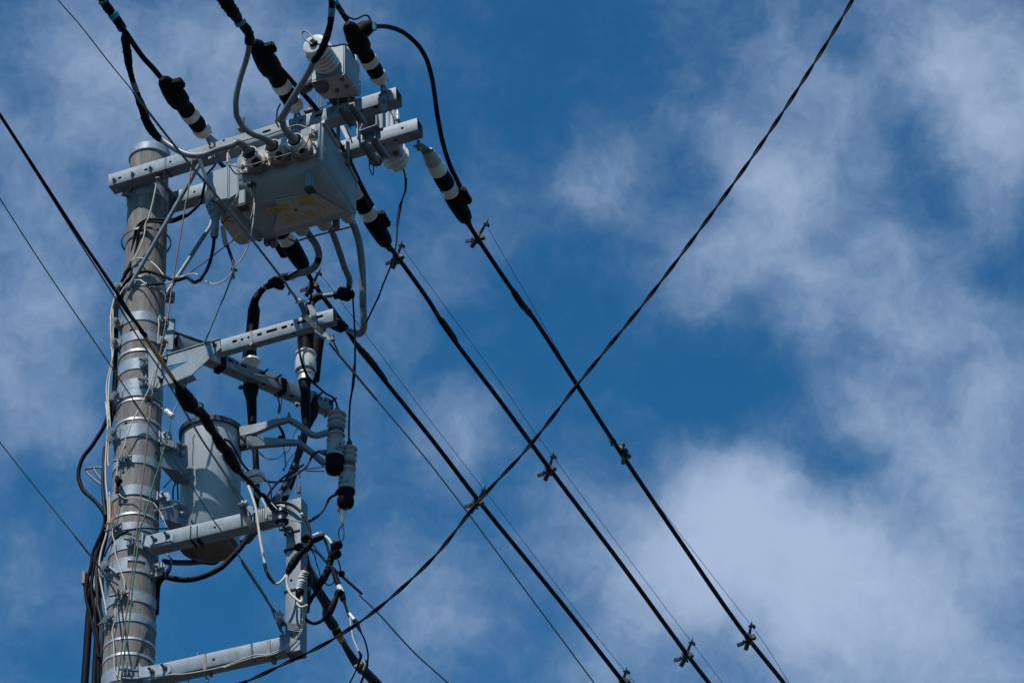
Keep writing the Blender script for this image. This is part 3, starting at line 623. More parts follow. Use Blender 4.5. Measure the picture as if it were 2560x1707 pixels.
# thin bird wires with their holders
for lab, s, b in (('thin bird-guard wire above the rightmost line wire', 'I1940,640 S1130,0 1420,500 1742,1070 X1480,1020 1529,1103 1560,1138 1640,1255 V1885,0 1970,110 2352,640 X1985,1728', BB[2]),
                  ('thin bird-guard wire above the middle line wire', 'I815,890 1310,1568 S440,480 860,1060 1220,1560 X1330,1072 1382,1140 1430,1206 V250,0 610,470 1330,1420 X1830,1735', BB[1]),
                  ('thin bird-guard wire above the leftmost line wire', 'H1580,1250 K1370,0 2091,960 X1050,1018 R550,0 1145,770 1760,1568 X1430,1512 1565,1680 1600,1722', BB[0])):
    wire('bird_guard_wire', lab, 'wire', s, b, 1.5, 'hardware_black', 'thin bird-guard wires', mode='b', seg=6)
HD = [((1196, 591), (1216, 557), 2, 'topmost holder on the rightmost line wire, just below its black insulator cover'), ((993, 641), (1003, 611), 1, 'topmost holder on the middle line wire, below its black insulator cover'), ((781, 712), (797, 680), 0, 'topmost holder on the leftmost line wire, beside the grey cable elbow'),
      ((1551, 1123), (1528, 1106), 2, 'sideways-tilted holder midway on the rightmost line wire'), ((1373, 1170), (1382, 1138), 1, 'upright holder midway on the middle line wire'), ((1193, 1253), (1210, 1222), 0, 'holder on the leftmost line wire where the twisted cable crosses'),
      ((1872, 1592), (1878, 1561), 2, 'lowest holder on the rightmost line wire, near the bottom edge'), ((1716, 1635), (1729, 1603), 1, 'lowest holder on the middle line wire, near the bottom edge'), ((1558, 1701), (1565, 1675), 0, 'holder cut by the bottom edge, on the leftmost line wire')]
for (x, y), (hx, hy), i, lab in HD:
    b = BB[i]; c = Ub(x, y, b); hd = Upl(hx, hy, c, FW); up_ = (hd-c).normalized(); al = P; sd_ = up_.cross(al).normalized(); u = m2(1, c)
    if sd_.dot(RT) < 0: sd_ = -sd_
    t = thing('wire_holder', lab, 'wire holder', c, 'bird-guard wire holders on the line wires'); k = (hd-c).length
    MB().tube2([(c+up_*k*.1, u*4.2), (c+up_*k*.9, u*3.2), (c+up_*k*1.0, u*2.4), (c+up_*k*1.3, u*.6)], up_, 8).build('post', 'hardware_black', t)
    MB().box(c+up_*k*.86+sd_*u*3, sd_, al, up_, u*20, u*6, u*3.4, u*.6).build('cross_piece', 'hardware_black', t)
    MB().hull([hd+sd_*u*q[0]+up_*u*q[1]+al*u*q[2] for q in ((4, 2, -3), (12, 0, -3), (12, -7, -3), (5, -6, -3), (4, 2, 3), (12, 0, 3), (12, -7, 3), (5, -6, 3))]).build('wire_clip', 'hardware_black', t)
    MB().lathe(c-al*u*9-up_*u*1, c+al*u*9-up_*u*1, [(0, u*8), (.1, u*10), (.3, u*10), (.35, u*8.5), (.62, u*8.5), (.66, u*10.5), (.9, u*10), (1, u*7)], 14).build('jaw', 'hardware_black', t)
    q = c+sd_*u*13+up_*u*3; MB().cyl(q-al*u*6, q+al*u*6, u*6, 10).build('jaw_knob', 'hardware_black', t)
    MB().box(c-up_*u*14-sd_*u*1, sd_, al, up_, u*24, u*12, u*5, u).build('spring_plate', 'hardware_black', t)
    MB().cyl(c-up_*u*15, c-up_*u*33-sd_*u*2, u*6, 12).build('eye_bolt', 'hardware_black', t)
    e = c-up_*u*22-sd_*u*19; MB().box(e, (sd_*.85+up_*.5), al, (up_*.85-sd_*.5), u*20, u*4, u*9, u).build('wing', 'dark_steel', t)
# jumpers and feed cables at the top
J = 'cables linking the line wires and the switch box'
def multi(name, lab, cat, loc_s, parts, group=None, c=0, mode='c'):
    t = thing(name, lab, cat, path(loc_s, c, 5, mode)[0][0], group)
    for nm, s, cc, wd, m_ in parts: sub(t, nm, s, cc, wd, m_, mode, seg=14)
    return t
multi('jumper_cable', 'jumper from the leftmost feed cable, black then grey, curving into the first switch bushing', 'cable', 'A540,360', [
    ('taped_section', 'A560,380,-1.18,12 580,430,-1.15,14 590,520,-1.12,22 620,700,-1.05,22 640,860,-.98,19 660,950,-.95,15 690,1060,-.9,14 740,1200', (-1.18, -.82), 14, 'black_tape'),
    ('tape_mark', 'A688,1060 735,1195', (-.9, -.83), 15, 'grey_cable'),
    ('taped_section', 'A730,1190 780,1330,,20 830,1450,,22 D860,260,,23 940,400,,22 1020,490,,19 1100,540,,16', (-.82, -.55), 16, 'black_tape'),
    ('hose_boot', 'E590,620,-.46,20 650,700,-.425,29 740,830,-.35,29', -.4, 28, 'dark_grey_cable'), ('grey_hose', 'D1060,500 1120,560 1300,670 1450,725 1620,720 1800,650 2000,590 E480,555,-.54,16 570,600,-.48,20 650,700,-.425,25 740,830,-.35,25', (-.58, -.36), 16, 'grey_cable')], J)
multi('jumper_cable', 'grey jumper hanging from the middle feed cable into the second switch bushing', 'cable', 'B650,560', [
    ('hose_boot', 'E890,545,-.46,20 950,610,-.425,29 1035,735,-.35,29', -.4, 28, 'dark_grey_cable'), ('grey_hose', 'B645,570 630,680 600,800 520,1050 470,1300 475,1480 E490,230 560,350 690,450 800,490,-.56,15 880,540,-.50,19 950,610,-.425,25 1035,735,-.35,25', (-.95, -.36), 14.5, 'grey_cable')], J)
multi('jumper_cable', 'jumper from the top-right feed cable, black then grey, into the third switch bushing', 'cable', 'C680,100', [
    ('taped_section', 'C670,-60 678,110 670,200 655,330,,17 600,520,,19 530,680,,19 430,820,,17', (-1.3, -1.02), 16, 'black_tape'),
    ('tape_band', 'C676,80 675,165', (-1.26, -1.24), 19, 'teal_tape'),
    ('cable_end', 'C672,150 665,205', (-1.24, -1.22), 15, 'grey_cable'),
    ('hose_boot', 'E1195,480,-.46,21 1240,530,-.425,29 1330,655,-.35,29', -.4, 28, 'dark_grey_cable'), ('grey_hose', 'C440,800 400,900 250,1150 100,1400 0,1568 E1150,120 1085,230 1090,340 1130,410,-.54,17 1180,470,-.50,20 1240,530,-.425,25 1330,655,-.35,25', (-1.03, -.36), 16.5, 'grey_cable')], J)
wire('jumper_cable', 'black cable arching from the forked cover down to the right far insulator', 'cable', 'C1225,350,-.75 1400,352 1600,420 1800,590 1920,790 1990,1050 X1087,240 1093,285 1106,353 1125,414 1150,466', (-.75, .62), 12, 'black_cable', J, seg=14)
wire('jumper_cable', 'black cable passing under the crossarms from the middle near insulator to the middle far one', 'cable', 'B960,800,-.55 1100,950 1250,1120 1500,1400 E1680,350 1830,590 1960,800 F400,1080 500,1300 600,1500 I420,330', (-.6, .62), 12, 'black_cable', J, seg=14)
wire('jumper_cable', 'short black cable end hanging below the nearer crossarm beside the control box', 'cable', 'D1800,790,-.1 1890,890 E270,830 325,880', (-.1, .15), 9, 'black_cable', J)
multi('line_wire', 'black feed cable entering at the top left, bound with teal ties', 'wire', 'A300,0', [
    ('cable', 'A260,-120 310,20 400,120 450,230 540,370 600,430 700,580 830,760 960,900 1050,1010', (-1.45, -.98), 14, 'black_cable'),
    ('taped_section', 'A270,-80 330,60 420,180 500,290 550,370', (-1.42, -1.2), 24, 'black_tape'),
    ('teal_tie', 'A290,0 305,25', (-1.4, -1.39), 27, 'teal_tape'), ('teal_tie', 'A425,185 470,235', (-1.33, -1.31), 28, 'teal_tape'), ('teal_tie', 'A525,335 555,395', (-1.22, -1.2), 22, 'teal_tape')], LW)
multi('line_wire', 'black feed cable entering at the top centre, thick and bound with teal ties', 'wire', 'B300,0', [
    ('cable', 'B230,-120,,30 340,30,,35 430,160,,33 490,240,,28', (-1.4, -1.2), 33, 'black_tape'), ('cable', 'B470,220 570,340 640,440 650,560', (-1.2, -1.02), 24, 'black_tape'),
    ('teal_tie', 'B510,270 540,315', (-1.19, -1.17), 30, 'teal_tape'), ('teal_tie', 'B640,510 648,575', (-1.03, -1.02), 25, 'teal_tape')], LW)
multi('line_wire', 'black feed cable coming in over the forked insulator cover', 'wire', 'C740,80', [
    ('cable', 'C690,-80 750,70 800,150 870,260', (-1.2, -.95), 14, 'black_tape'), ('teal_tie', 'C700,0 738,50', (-1.21, -1.18), 15, 'teal_tape'), ('loop_wire', 'C830,170 900,230 980,255 1100,205 1150,215 1180,260', (-1.1, -.95), 5, 'dark_grey_cable'), ('teal_tie', 'C1232,300 1240,395', (-.83, -.82), 11, 'teal_tape')], LW)

# ------------------------------------------------------------------ ribbed fuse bushings on housings
t = thing('fuse_switch', 'big white ribbed bushing on a grey housing standing on the nearer crossarm', 'switch gear', U(830, 250, -.2), 'white ribbed switch bushings')
p0 = U(*H('C', 440, 570), -.54); bq = (p0-O).dot(B); p1 = p0+P*.185
r = m2(1, p0)
pr = [(0, 3), (0, 25), (.01, 28), (.04, 31), (.14, 32), (.17, 28)]
for i in range(5): a = .19+i*.15; pr += [(a, 26), (a+.02, 33), (a+.045, 35.5), (a+.075, 35), (a+.10, 28), (a+.13, 26)]
pr += [(.95, 31), (1.15, 31)]
MB().lathe(p0, p1, [(a, d*r) for a, d in pr], 40).build('ribbed_bushing', 'white_porcelain', t)
MB().lathe(p0-P*.014, p0+P*.01, [(0, 10*r), (1, 12*r)], 24).build('cable_boot', 'black_rubber', t)
sub(t, 'lead', 'C420,580 330,520 290,440 310,410 370,430 470,540', (-.6, -.62), 4.5, 'grey_cable'); sub(t, 'lead', 'C440,560 560,600 700,608 860,585 930,660 980,770', (-.62, -.45), 4.2, 'black_cable')
zt = 12.83; hb = U(*H('C', 415, 1060), -.37); z0_ = hb.z
c4 = [H('C', 415, 1062), H('C', 840, 962), H('C', 1050, 1245), H('C', 905, 1200), H('C', 585, 1285), H('C', 470, 1180)]
bot = [Uz(x, y, z0_) for x, y in (c4[0], c4[1], c4[2], c4[4], c4[5])]
topz = z0_+.20
MB().hull(bot+[V((q.x, q.y, z0_+.05)) for q in bot[:2]]+[V((bot[1].x, bot[1].y, topz)), V((bot[2].x, bot[2].y, topz)), V((bot[1].x-B.x*.05, bot[1].y-B.y*.05, topz)), V((bot[2].x-B.x*.2, bot[2].y-B.y*.2, topz))], .006).build('housing', 'box_paint', t)
MB().prism([q-Z*.001 for q in bot[:3]]+[bot[3]-Z*.001, bot[4]-Z*.001], -Z*.006).build('housing_lid', 'panel_paint', t)
MB().lathe(Uz(*H('C', 545, 1140), z0_-.005), Uz(*H('C', 545, 1140), z0_-.04), [(0, .036), (.5, .034), (.55, .03), (1, .027), (1, .012)], 24).build('knob', 'dark_steel', t)
for x, y in ((450, 1100), (815, 1040), (745, 1180), (870, 1130)):
    MB().bolt(Uz(*H('C', x, y), z0_-.007), -Z, .014, .006, .013).build('bolt', 'rust_steel', t)
for x, y in ((892, 650), (995, 800)):
    q = U(*H('C', x, y), -.2); MB().tube2([(q+Z*.035, .009), (q-Z*.01, .0105), (q-Z*.012, .013), (q-Z*.03, .012)], -Z, 14).build('terminal', 'grey_porcelain', t)
sub(t, 'lead', 'C1000,850 1040,920 1045,1230', -.12, 3.4, 'grey_cable'); sub(t, 'lead', 'C920,690 975,780', -.2, 3.5, 'black_cable')
for x in (795, 845): MB().box(U(*H('C', x, 780), -.335), Z, B, P, .18, .012, .01, .002).build('housing_rib', 'box_paint', t)
MB().lathe(U(*H('C', 420, 1080), -.25), U(*H('C', 290, 1165), -.3), [(0, .03), (.5, .028), (.55, .034), (1, .03)], 16).build('side_plug', 'dark_steel', t)
mbx = MB(); mbx.box(U(*H('C', 815, 1300), -.16), B, P, Z, .12, .09, .03, .004); mbx.build('mounting_foot', 'dark_steel', t)
for s in ('C490,1190 490,1390', 'C530,1280 535,1420'): sub(t, 'chain', s, -.15, 2.6, 'rust_steel')
for s in ('C450,1440 640,1360 760,1270', 'C585,1290 640,1360 665,1280'): sub(t, 'trip_rod', s, -.16, 3.4, 'brown_wire')
for x0, c_, an_ in (('C830,1440', -.20, 0), ('C960,1400', -.20, 0), ('F600,860', .09, 1), ('F740,810', .09, 1)):
    x, y, _, _ = parse(x0)[0]; q = Uz(x, y, 12.655 if not an_ else 12.64); cp = MB(); cp.box(q+P*.05, B, P, Z, .035, .16, .01, .001)
    for s in (-1, 1): cp.box(q+P*.05+B*.0165*s-Z*.012, B, P, Z, .003, .16, .024)
    cp.build('clamp_channel', 'galv', label=('dark clamp channel under the nearer crossarm, %s one' % ('left' if '830' in x0 else 'right')) if not an_ else 'dark clamp channel under the farther crossarm, %s one' % ('left' if '600' in x0 else 'right'), cat='clamp', group='dark clamp channels under the crossarms')
for x0, c_ in (('C760,1340', -.19), ('C900,1340', -.19), ('F575,730', .1), ('F718,690', .1)):
    x, y, _, _ = parse(x0)[0]; q = U(x, y, c_); MB().cyl(q+Z*.05, q-Z*.07, .0065, 10).build('clamp_rod', 'galv', label={'C760,1340': 'left upright clamp rod in front of the nearer crossarm under the ribbed bushing', 'C900,1340': 'right upright clamp rod in front of the nearer crossarm under the ribbed bushing', 'F575,730': 'left upright clamp rod in front of the farther crossarm', 'F718,690': 'right upright clamp rod in front of the farther crossarm'}[x0], cat='rod', group='clamp rods on the crossarms')
# second one, hung behind the farther crossarm
t = thing('fuse_switch', 'white ribbed bushing pointing down behind the farther crossarm', 'switch gear', U(960, 340, .25), 'white ribbed switch bushings')
q1 = U(*H('F', 1035, 1090), .60); q0 = q1-P*.26+Z*.0; r = m2(1, q1)
pr = [(0, 27), (.1, 28)]
for i in range(5): a = .14+i*.155; pr += [(a, 23), (a+.015, 32), (a+.04, 35), (a+.065, 34), (a+.085, 27), (a+.12, 23)]
pr += [(.9, 29), (.97, 28), (1, 22), (1, 3)]
MB().lathe(q0, q1, [(a, d*1.06*r) for a, d in pr], 40).build('ribbed_bushing', 'white_porcelain', t)
zz = U(*H('F', 1085, 1015), .42).z
und2 = [Uz(*H('F', x, y), zz) for x, y in ((800, 870), (1010, 830), (1088, 1012), (850, 1050))]
MB().hull(und2+[q+Z*.22 for q in und2], .006).build('housing', 'box_paint', t)
MB().bolt(Uz(*H('F', 990, 955), zz), -Z, .01, .008, .015).build('bolt', 'dark_steel', t)
MB().lathe(U(*H('F', 730, 1020), .2), U(*H('F', 725, 1090), .2), [(0, .02), (.4, .022), (.45, .034), (.8, .036), (1, .028)], 20).build('knob', 'dark_steel', t)
sub(t, 'chain', 'F640,1030 645,1130 665,1210 690,1245 700,1180 702,1110', .2, 2.6, 'hardware_black')
for x, y in ((825, 460), (1015, 480)):
    q = U(*H('F', x, y), .22); MB().tube2([(q+Z*.04, .009), (q-Z*.0, .0105), (q-Z*.004, .013), (q-Z*.025, .012)], -Z, 14).build('terminal', 'grey_porcelain', t)
sub(t, 'lead', 'F905,400 950,470 975,600', .2, 3.5, 'dark_grey_cable'); sub(t, 'lead', 'F830,500 850,620', .2, 3.5, 'black_cable'); sub(t, 'lead', 'F1020,540 1060,580', .24, 3.5, 'black_cable')
for x, wd in ((897, .014), (965, .014)): MB().box(U(*H('F', x, 510), .21), Z, B, P, .14, wd, .01, .002).build('housing_rib', 'galv', t)
# open frame between the crossarms
fr = MB(); a = [U(*H('F', x, y), .07) for x, y in ((520, 670), (740, 590), (735, 440), (590, 490))]
for i in range(4):
    p_, q = a[i], a[(i+1) % 4]; fr.box((p_+q)/2+P*.04, q-p_, P, (q-p_).cross(P), (q-p_).length+.004, .09, .006, .001)
fr.build('mounting_frame', 'galv', label='open square steel frame standing on the farther crossarm between both arms', cat='frame')
MB().box(U(*H('F', 780, 530), .12), Z, B, P, .15, .05, .05, .003).build('hanger_post', 'galv', label='upright steel hanger plate right of the open square frame', cat='bracket')
MB().box(U(*H('F', 510, 620), .10), Z, B, P, .17, .008, .05, .001).build('hanger_post', 'galv', label='thin upright steel plate left of the open square frame', cat='bracket')
t = thing('ground_lead', 'black lead dropping from the hanging ribbed bushing to the elbow cable', 'cable', path('F1100,1230', .6)[0][0], J)
sub(t, 'lead', 'F1090,1170 1110,1250 1115,1330 I850,150 800,300 750,600 735,830 670,1100 550,1400 490,1568 K2091,180 1910,560', (.6, .4), 4.4, 'black_cable'); sub(t, 'taped_joint', 'I810,280,,5 790,330,,8 760,500,,8 748,600,,6', (.55, .52), 7, 'black_tape')
sub(t, 'lead_end', 'I865,-20 860,100 845,180', (.57, .57), 5.5, 'dark_grey_cable')
wire('trip_rod', 'brown bent rod running down right of the box hanging straps', 'rod', 'F340,590,.0 370,700 400,760 420,830', (.0, .06), 4, 'brown_wire')
wire('lead_wire', 'thin black wire curving behind the middle near insulator', 'wire', 'B1050,1360 1010,1450 1000,1568 E990,280 1030,360', -.25, 4.4, 'black_cable')
# ------------------------------------------------------------------ middle arms
zC = 11.467
t = thing('slotted_arm', 'slotted galvanised arm with a flared bracket, crossing in front of black cable ends', 'crossarm', U(550, 880, -.14), 'galvanised steel crossarms')
sl_ = [(H('K', 190, 800), 14, 7), (H('K', 288, 775), 7, 7), (H('K', 385, 745), 13, 6.5), (H('K', 515, 710), 15, 7), (H('K', 675, 660), 31, 7), (H('K', 840, 615), 17, 7.5), (H('K', 942, 583), 7, 7), (H('K', 1060, 550), 24, 7), (H('K', 1200, 508), 6, 6), (H('K', 1295, 480), 23, 7), (H('K', 640, 790), 7, 5, 'b'), (H('K', 965, 700), 8, 5, 'b')]
C0, C1 = U(545, 882, -.14), U(833, 802, -.14)
beam(t, C0, C1, .076, .045, sl_, wall=.003)
TP = [H('J', 795, 745), H('J', 1560, 505), H('J', 1578, 625), H('J', 1205, 968), H('J', 745, 1152), H('J', 780, 1010), H('J', 845, 975), H('J', 1155, 797), H('J', 850, 868), H('J', 790, 850)]
MB().prism([U(x, y, -.150) for x, y in TP], P*.006).build('bracket_plate', 'galv', t)
a, c = U(*H('J', 790, 742), -.15), U(*H('J', 1565, 505), -.15); MB().box((a+c)/2+P*.02, c-a, P, Z, (c-a).length, .05, .005).build('bracket_flange', 'galv', t)
a, c = U(*H('J', 880, 1100), -.15), U(*H('J', 1205, 968), -.15); MB().box((a+c)/2+P*.025, c-a, P, Z, (c-a).length, .05, .005).build('bracket_flange', 'galv', t)
MB().prism([U(*H('J', x, y), -.118) for x, y in ((632, 640), (800, 740), (800, 1130), (740, 1152), (632, 1090))], P*.006).build('foot_plate', 'galv', t)
for x, y in ((1500, 585), (800, 1050), (850, 800)): MB().bolt(U(*H('J', x, y), -.15), -P, .035, .006, .012).build('bolt', 'dark_steel', t)
q = Upl(*H('K', 405, 760), C0, P); MB().box(q+P*.0225, XA, P, Z, .013, .052, .084).build('tie_strap', 'dull_strap', t)
# diagonal arm
zD = 11.726
t = thing('slotted_arm', 'diagonal slotted arm running away from the pole, carrying the black cable ends', 'crossarm', U(434, 860, .03), 'galvanised steel crossarms')
D0 = Uz(445, 866, zD); D1 = Uz(829, 1027, zD)
beam(t, D0, D1, .073, .06, [(H('K', 140, 1050), 20, 6.5), (H('K', 225, 1085), 7, 7), (H('K', 310, 1120), 20, 6.5), (H('K', 570, 1360), 11, 7, 'b'), (H('K', 940, 1515), 10, 7, 'b'), (H('K', 178, 1190), 8, 5, 'b'), (H('L', 1325, 240), 6, 6), (H('L', 1372, 262), 6, 6)])
XD = (D1-D0).normalized(); YD = V((-XD.y, XD.x, 0))
for (x, y) in (H('K', 560, 1220), H('K', 735, 1290), H('L', 1270, 215), H('L', 1450, 290)): MB().bolt(Upl(x, y, D0, YD), -YD, .045, .0055, .014).build('bolt', 'dark_steel', t)
for x, y in (H('K', 45, 1060), H('K', 835, 1370)):
    q = Upl(x, y, D0, YD); MB().box(q+YD*.03+Z*.0, XD, YD, Z, .032, .066, .08).build('tape_wrap', 'black_tape', t)
e = D1+Z*.036+YD*.03; MB().box(e+XD*.004, XD, YD, Z, .006, .075, .085, .001).build('end_plate', 'galv', t)
wire('hidden_strut', 'dark steel channel reaching from the upright hanger plate to the diagonal arm', 'strut', 'J955,420,.03 1360,560,.25', (.03, .25), 9, 'dark_steel')
MB().prism([U(x, y, .0) for x, y in (H('J', 870, 250), H('J', 972, 240), H('J', 950, 640), H('J', 835, 650))], P*.012).build('hanger_plate', 'galv', label='upright galvanised plate at the right side of the pole, above the flared bracket', cat='bracket')

# ------------------------------------------------------------------ cable terminations and elbow hoses
def lat(t, nm, m_, c, prof, seg=28, reg='X'):
    pts = []
    for x, y, d_ in prof:
        q = U(x, y, c); pts.append((q, m2(d_, q)/2))
    MB().tube(pts, seg).build(nm, m_, t)
T_ = 'black cable terminations on the diagonal arm'
cL = .52
t = thing('cable_termination', 'left black cable termination, passing behind both arms, with a pale flange', 'cable end', U(630, 1000, cL), T_)
lat(t, 'elbow', 'black_tape', cL, [(694, 703, 26), (678, 712, 19), (664, 718, 15)]); lat(t, 'sleeve_mark', 'grey_cable', cL, [(668, 716, 15.5), (659, 721, 15.5)])
lat(t, 'elbow', 'black_tape', cL, [(660, 720, 15), (648, 733, 18), (638, 750, 20), (635, 762, 22)])
lat(t, 'upper_body', 'black_rubber', cL, [(635, 758, 20), (635, 768, 26), (635, 776, 31), (631, 820, 31), (627, 860, 31), (625, 880, 32), (624, 884, 36), (623, 900, 36)])
q = U(629, 906, cL); r = m2(1, q); MB().tube2([(q+Z*.016, 16*r), (q+Z*.012, 23*r), (q, 24*r), (q-Z*.004, 22*r), (q-Z*.014, 17*r)], -Z, 36).build('flange', 'white_porcelain', t)
q = U(626, 962, cL); MB().tube2([(q+Z*.05, 18*r), (q, 19*r)], -Z, 24).build('collar', 'stainless', t); MB().bolt(q-B*.045, -B, .02, .008, .012).build('bolt', 'rust_steel', t)
lat(t, 'lower_body', 'black_tape', cL, [(627, 965, 40), (627, 978, 39), (628, 995, 27), (629, 1010, 26), (631, 1060, 22), (634, 1082, 20)])
lat(t, 'cable', 'black_cable', cL, [(634, 1080, 17), (638, 1120, 16.5), (641, 1180, 16), (642, 1230, 16), (640, 1275, 14)])
MB().tube(smooth(path('X640,1262,.5 637,1310,.45 P380,720,.3 250,900,.22 100,1060,.2 0,1150 N1700,1000 1500,1040 1300,1020 1190,1000,.1 1130,1090,.08 1110,1250 1100,1480', (.5, .05), 14.5), 4), 14).build('cable_tail', 'black_cable', t)
cM = .60
t = thing('cable_termination', 'middle black cable termination with a white porcelain bell, in front of the diagonal arm', 'cable end', U(764, 1000, cM), T_)
lat(t, 'elbow', 'grey_cable', cM, [(840, 737, 11), (822, 738, 11), (806, 739, 11)])
lat(t, 'elbow', 'black_tape', cM, [(808, 739, 16), (794, 742, 20), (782, 750, 22), (775, 762, 22)]); lat(t, 'elbow', 'grey_cable', cM, [(777, 757, 24), (770, 778, 24), (768, 790, 22)])
lat(t, 'upper_body', 'black_rubber', cM, [(768, 785, 24), (767, 800, 33), (766, 838, 36), (765, 884, 38)])
q = U(764, 893, cM); r = m2(1, q)
MB().tube2([(q+Z*.03, 22*r), (q+Z*.02, 27*r), (q+Z*.012, 27.5*r), (q+Z*.004, 24*r), (q-Z*.01, 24.5*r), (q-Z*.03, 26.5*r), (q-Z*.075, 27*r), (q-Z*.085, 26*r), (q-Z*.086, 23*r), (q-Z*.07, 21*r)], -Z, 44).build('porcelain_bell', 'white_porcelain', t)
MB().tube2([(q-Z*.075, 19*r), (q-Z*.10, 19*r), (q-Z*.105, 22*r), (q-Z*.112, 22*r), (q-Z*.116, 19*r), (q-Z*.15, 19*r)], -Z, 36).build('collar', 'stainless', t)
lat(t, 'lower_body', 'black_tape', cM, [(761, 943, 30), (762, 955, 31), (763, 975, 26), (764, 977, 25), (764, 1028, 25), (765, 1050, 22), (764, 1070, 15)])
MB().tube(smooth(path('L1110,580 1110,700 1085,830 1030,980 980,1090 900,1280 830,1420 720,1560 P690,310', (cM, .3), 16.5), 4), 14).build('cable_tail', 'dark_grey_cable', t)
for s, w_, c_ in (('L1000,1055 960,1140', 17.5, .545), ('L905,1290 855,1400', 17.5, .49)): sub(t, 'tape_mark', s, (c_, c_-.03), w_, 'purple_tape', seg=14)
cR = .80
t = thing('cable_termination', 'right black cable termination, mostly hidden behind the white porcelain bell', 'cable end', U(785, 960, cR), T_)
lat(t, 'upper_body', 'black_rubber', cR, [(820, 790, 16), (806, 800, 26), (797, 830, 34), (790, 880, 33), (785, 950, 28)])
lat(t, 'lower_body', 'black_tape', cR, [(780, 985, 30), (776, 1015, 44), (775, 1035, 40), (769, 1060, 24), (764, 1075, 19)])
MB().tube(smooth(path('L1110,650 1080,760 1040,900 1010,1010 985,1180 935,1330 880,1470 840,1570', (cR, .5), 16), 4), 14).build('cable_tail', 'black_cable', t)
sub(t, 'label_sleeve', 'L885,1440 835,1540', (.535, .51), 17, 'white_plastic'); MB().bolt(U(744, 1012, .7), -P, .02, .007, .014).build('bolt', 'rust_steel', t)
multi('elbow_hose', 'left grey hose curving from the switch box back into a black elbow', 'cable', 'H1370,640', [
    ('grey_hose', 'H1300,560,.2,20 1380,650,.3,18 1440,740 1510,840 1545,930 1552,1010 1520,1105 1440,1180 1300,1220 1180,1260', (.3, .5), 14.5, 'grey_cable'), ('tape_band', 'H1556,1020 1530,1080', (.4, .41), 16.5, 'black_tape'), ('elbow', 'H1215,1250 1120,1270 1050,1290', (.5, .52), 21, 'black_tape')], J, .3)
MB().hull([U(x, y, c_) for x, y in (H('H', 865, 1330), H('H', 990, 1240), H('H', 1060, 1290), H('H', 1112, 1360), H('H', 1105, 1430), H('H', 1060, 1450), H('H', 940, 1400)) for c_ in (.46, .56)], .008).build('connector_cover', 'black_rubber', label='black boxy connector cover behind the grey messenger wire', cat='connector', group='black connector covers on the hoses')
multi('elbow_hose', 'middle grey hose running down from the switch box into a black connector', 'cable', 'H1640,560', [
    ('grey_hose', 'H1600,480,.2,20 1690,610,.3,16 1750,740 1830,960 1890,1150 1950,1290 1950,1400', (.3, .6), 13.5, 'grey_cable'), ('elbow', 'K1740,190 1600,195 1500,200', (.6, .6), 20, 'black_tape'), ('sleeve', 'K1450,200 1345,210', (.6, .6), 11.5, 'grey_cable')], J, .3)
MB().hull([U(x, y, c_) for x, y in (H('K', 1540, 90), H('K', 1600, 75), H('K', 1730, 130), H('K', 1735, 210), H('K', 1690, 290), H('K', 1560, 260), H('K', 1520, 180)) for c_ in (.54, .66)], .008).build('connector_cover', 'black_rubber', label='black boxy connector cover at the lower end of the middle grey hose', cat='connector', group='black connector covers on the hoses')
multi('elbow_hose', 'right grey hose, longest one, hooking back at its lower end', 'cable', 'H1930,450', [
    ('grey_hose', 'H1880,400,.2,20 1980,540,.3,18 2040,680 I250,820 285,1100 300,1568 K1870,350 1882,560 1870,650 1820,705 1760,690', (.3, .62), 14, 'grey_cable'), ('tape_band', 'K1878,540 1882,580', (.6, .6), 15.5, 'black_tape'), ('sleeve', 'K1760,690 1620,630', (.62, .66), 13, 'grey_cable'), ('elbow', 'K1640,625 1560,580 1500,540', (.66, .68), 20, 'black_tape')], J, .3)
MB().hull([U(x, y, c_) for x, y in (H('K', 1430, 590), H('K', 1480, 470), H('K', 1660, 555), H('K', 1620, 620), H('K', 1600, 700), H('K', 1560, 690), H('K', 1400, 610)) for c_ in (.62, .74)], .008).build('connector_cover', 'black_rubber', label='black connector cover just behind the right end of the slotted arm', cat='connector', group='black connector covers on the hoses')
LG = 'thin black leads feeding the fuse cutouts'
wire('lead_wire', 'thin black lead passing in front of the white bell to the left cutout', 'wire', 'H1150,1260,.45 1290,1180 1380,1165 1440,1240 1462,1340 1450,1480 K1195,200 1150,400,.5 1060,640,.5 1025,740 1035,900 1070,1080,.5,6 1130,1230,.5,7 1190,1310,.5,7 1380,1480,.5,5 L1480,230 1520,300 1530,350', (.45, .55), 5, 'black_cable', LG)
wire('lead_wire', 'thin black lead hanging straight down to the right cutout, thickened by tape midway', 'wire', 'K1730,130 1752,500 1765,800 1763,1080,,5 1757,1150,,8 1750,1250,,8 1735,1400,,7 1720,1480,,5 L1700,300 1685,600 1685,800', (.55, .6), 4.6, 'black_cable', LG)
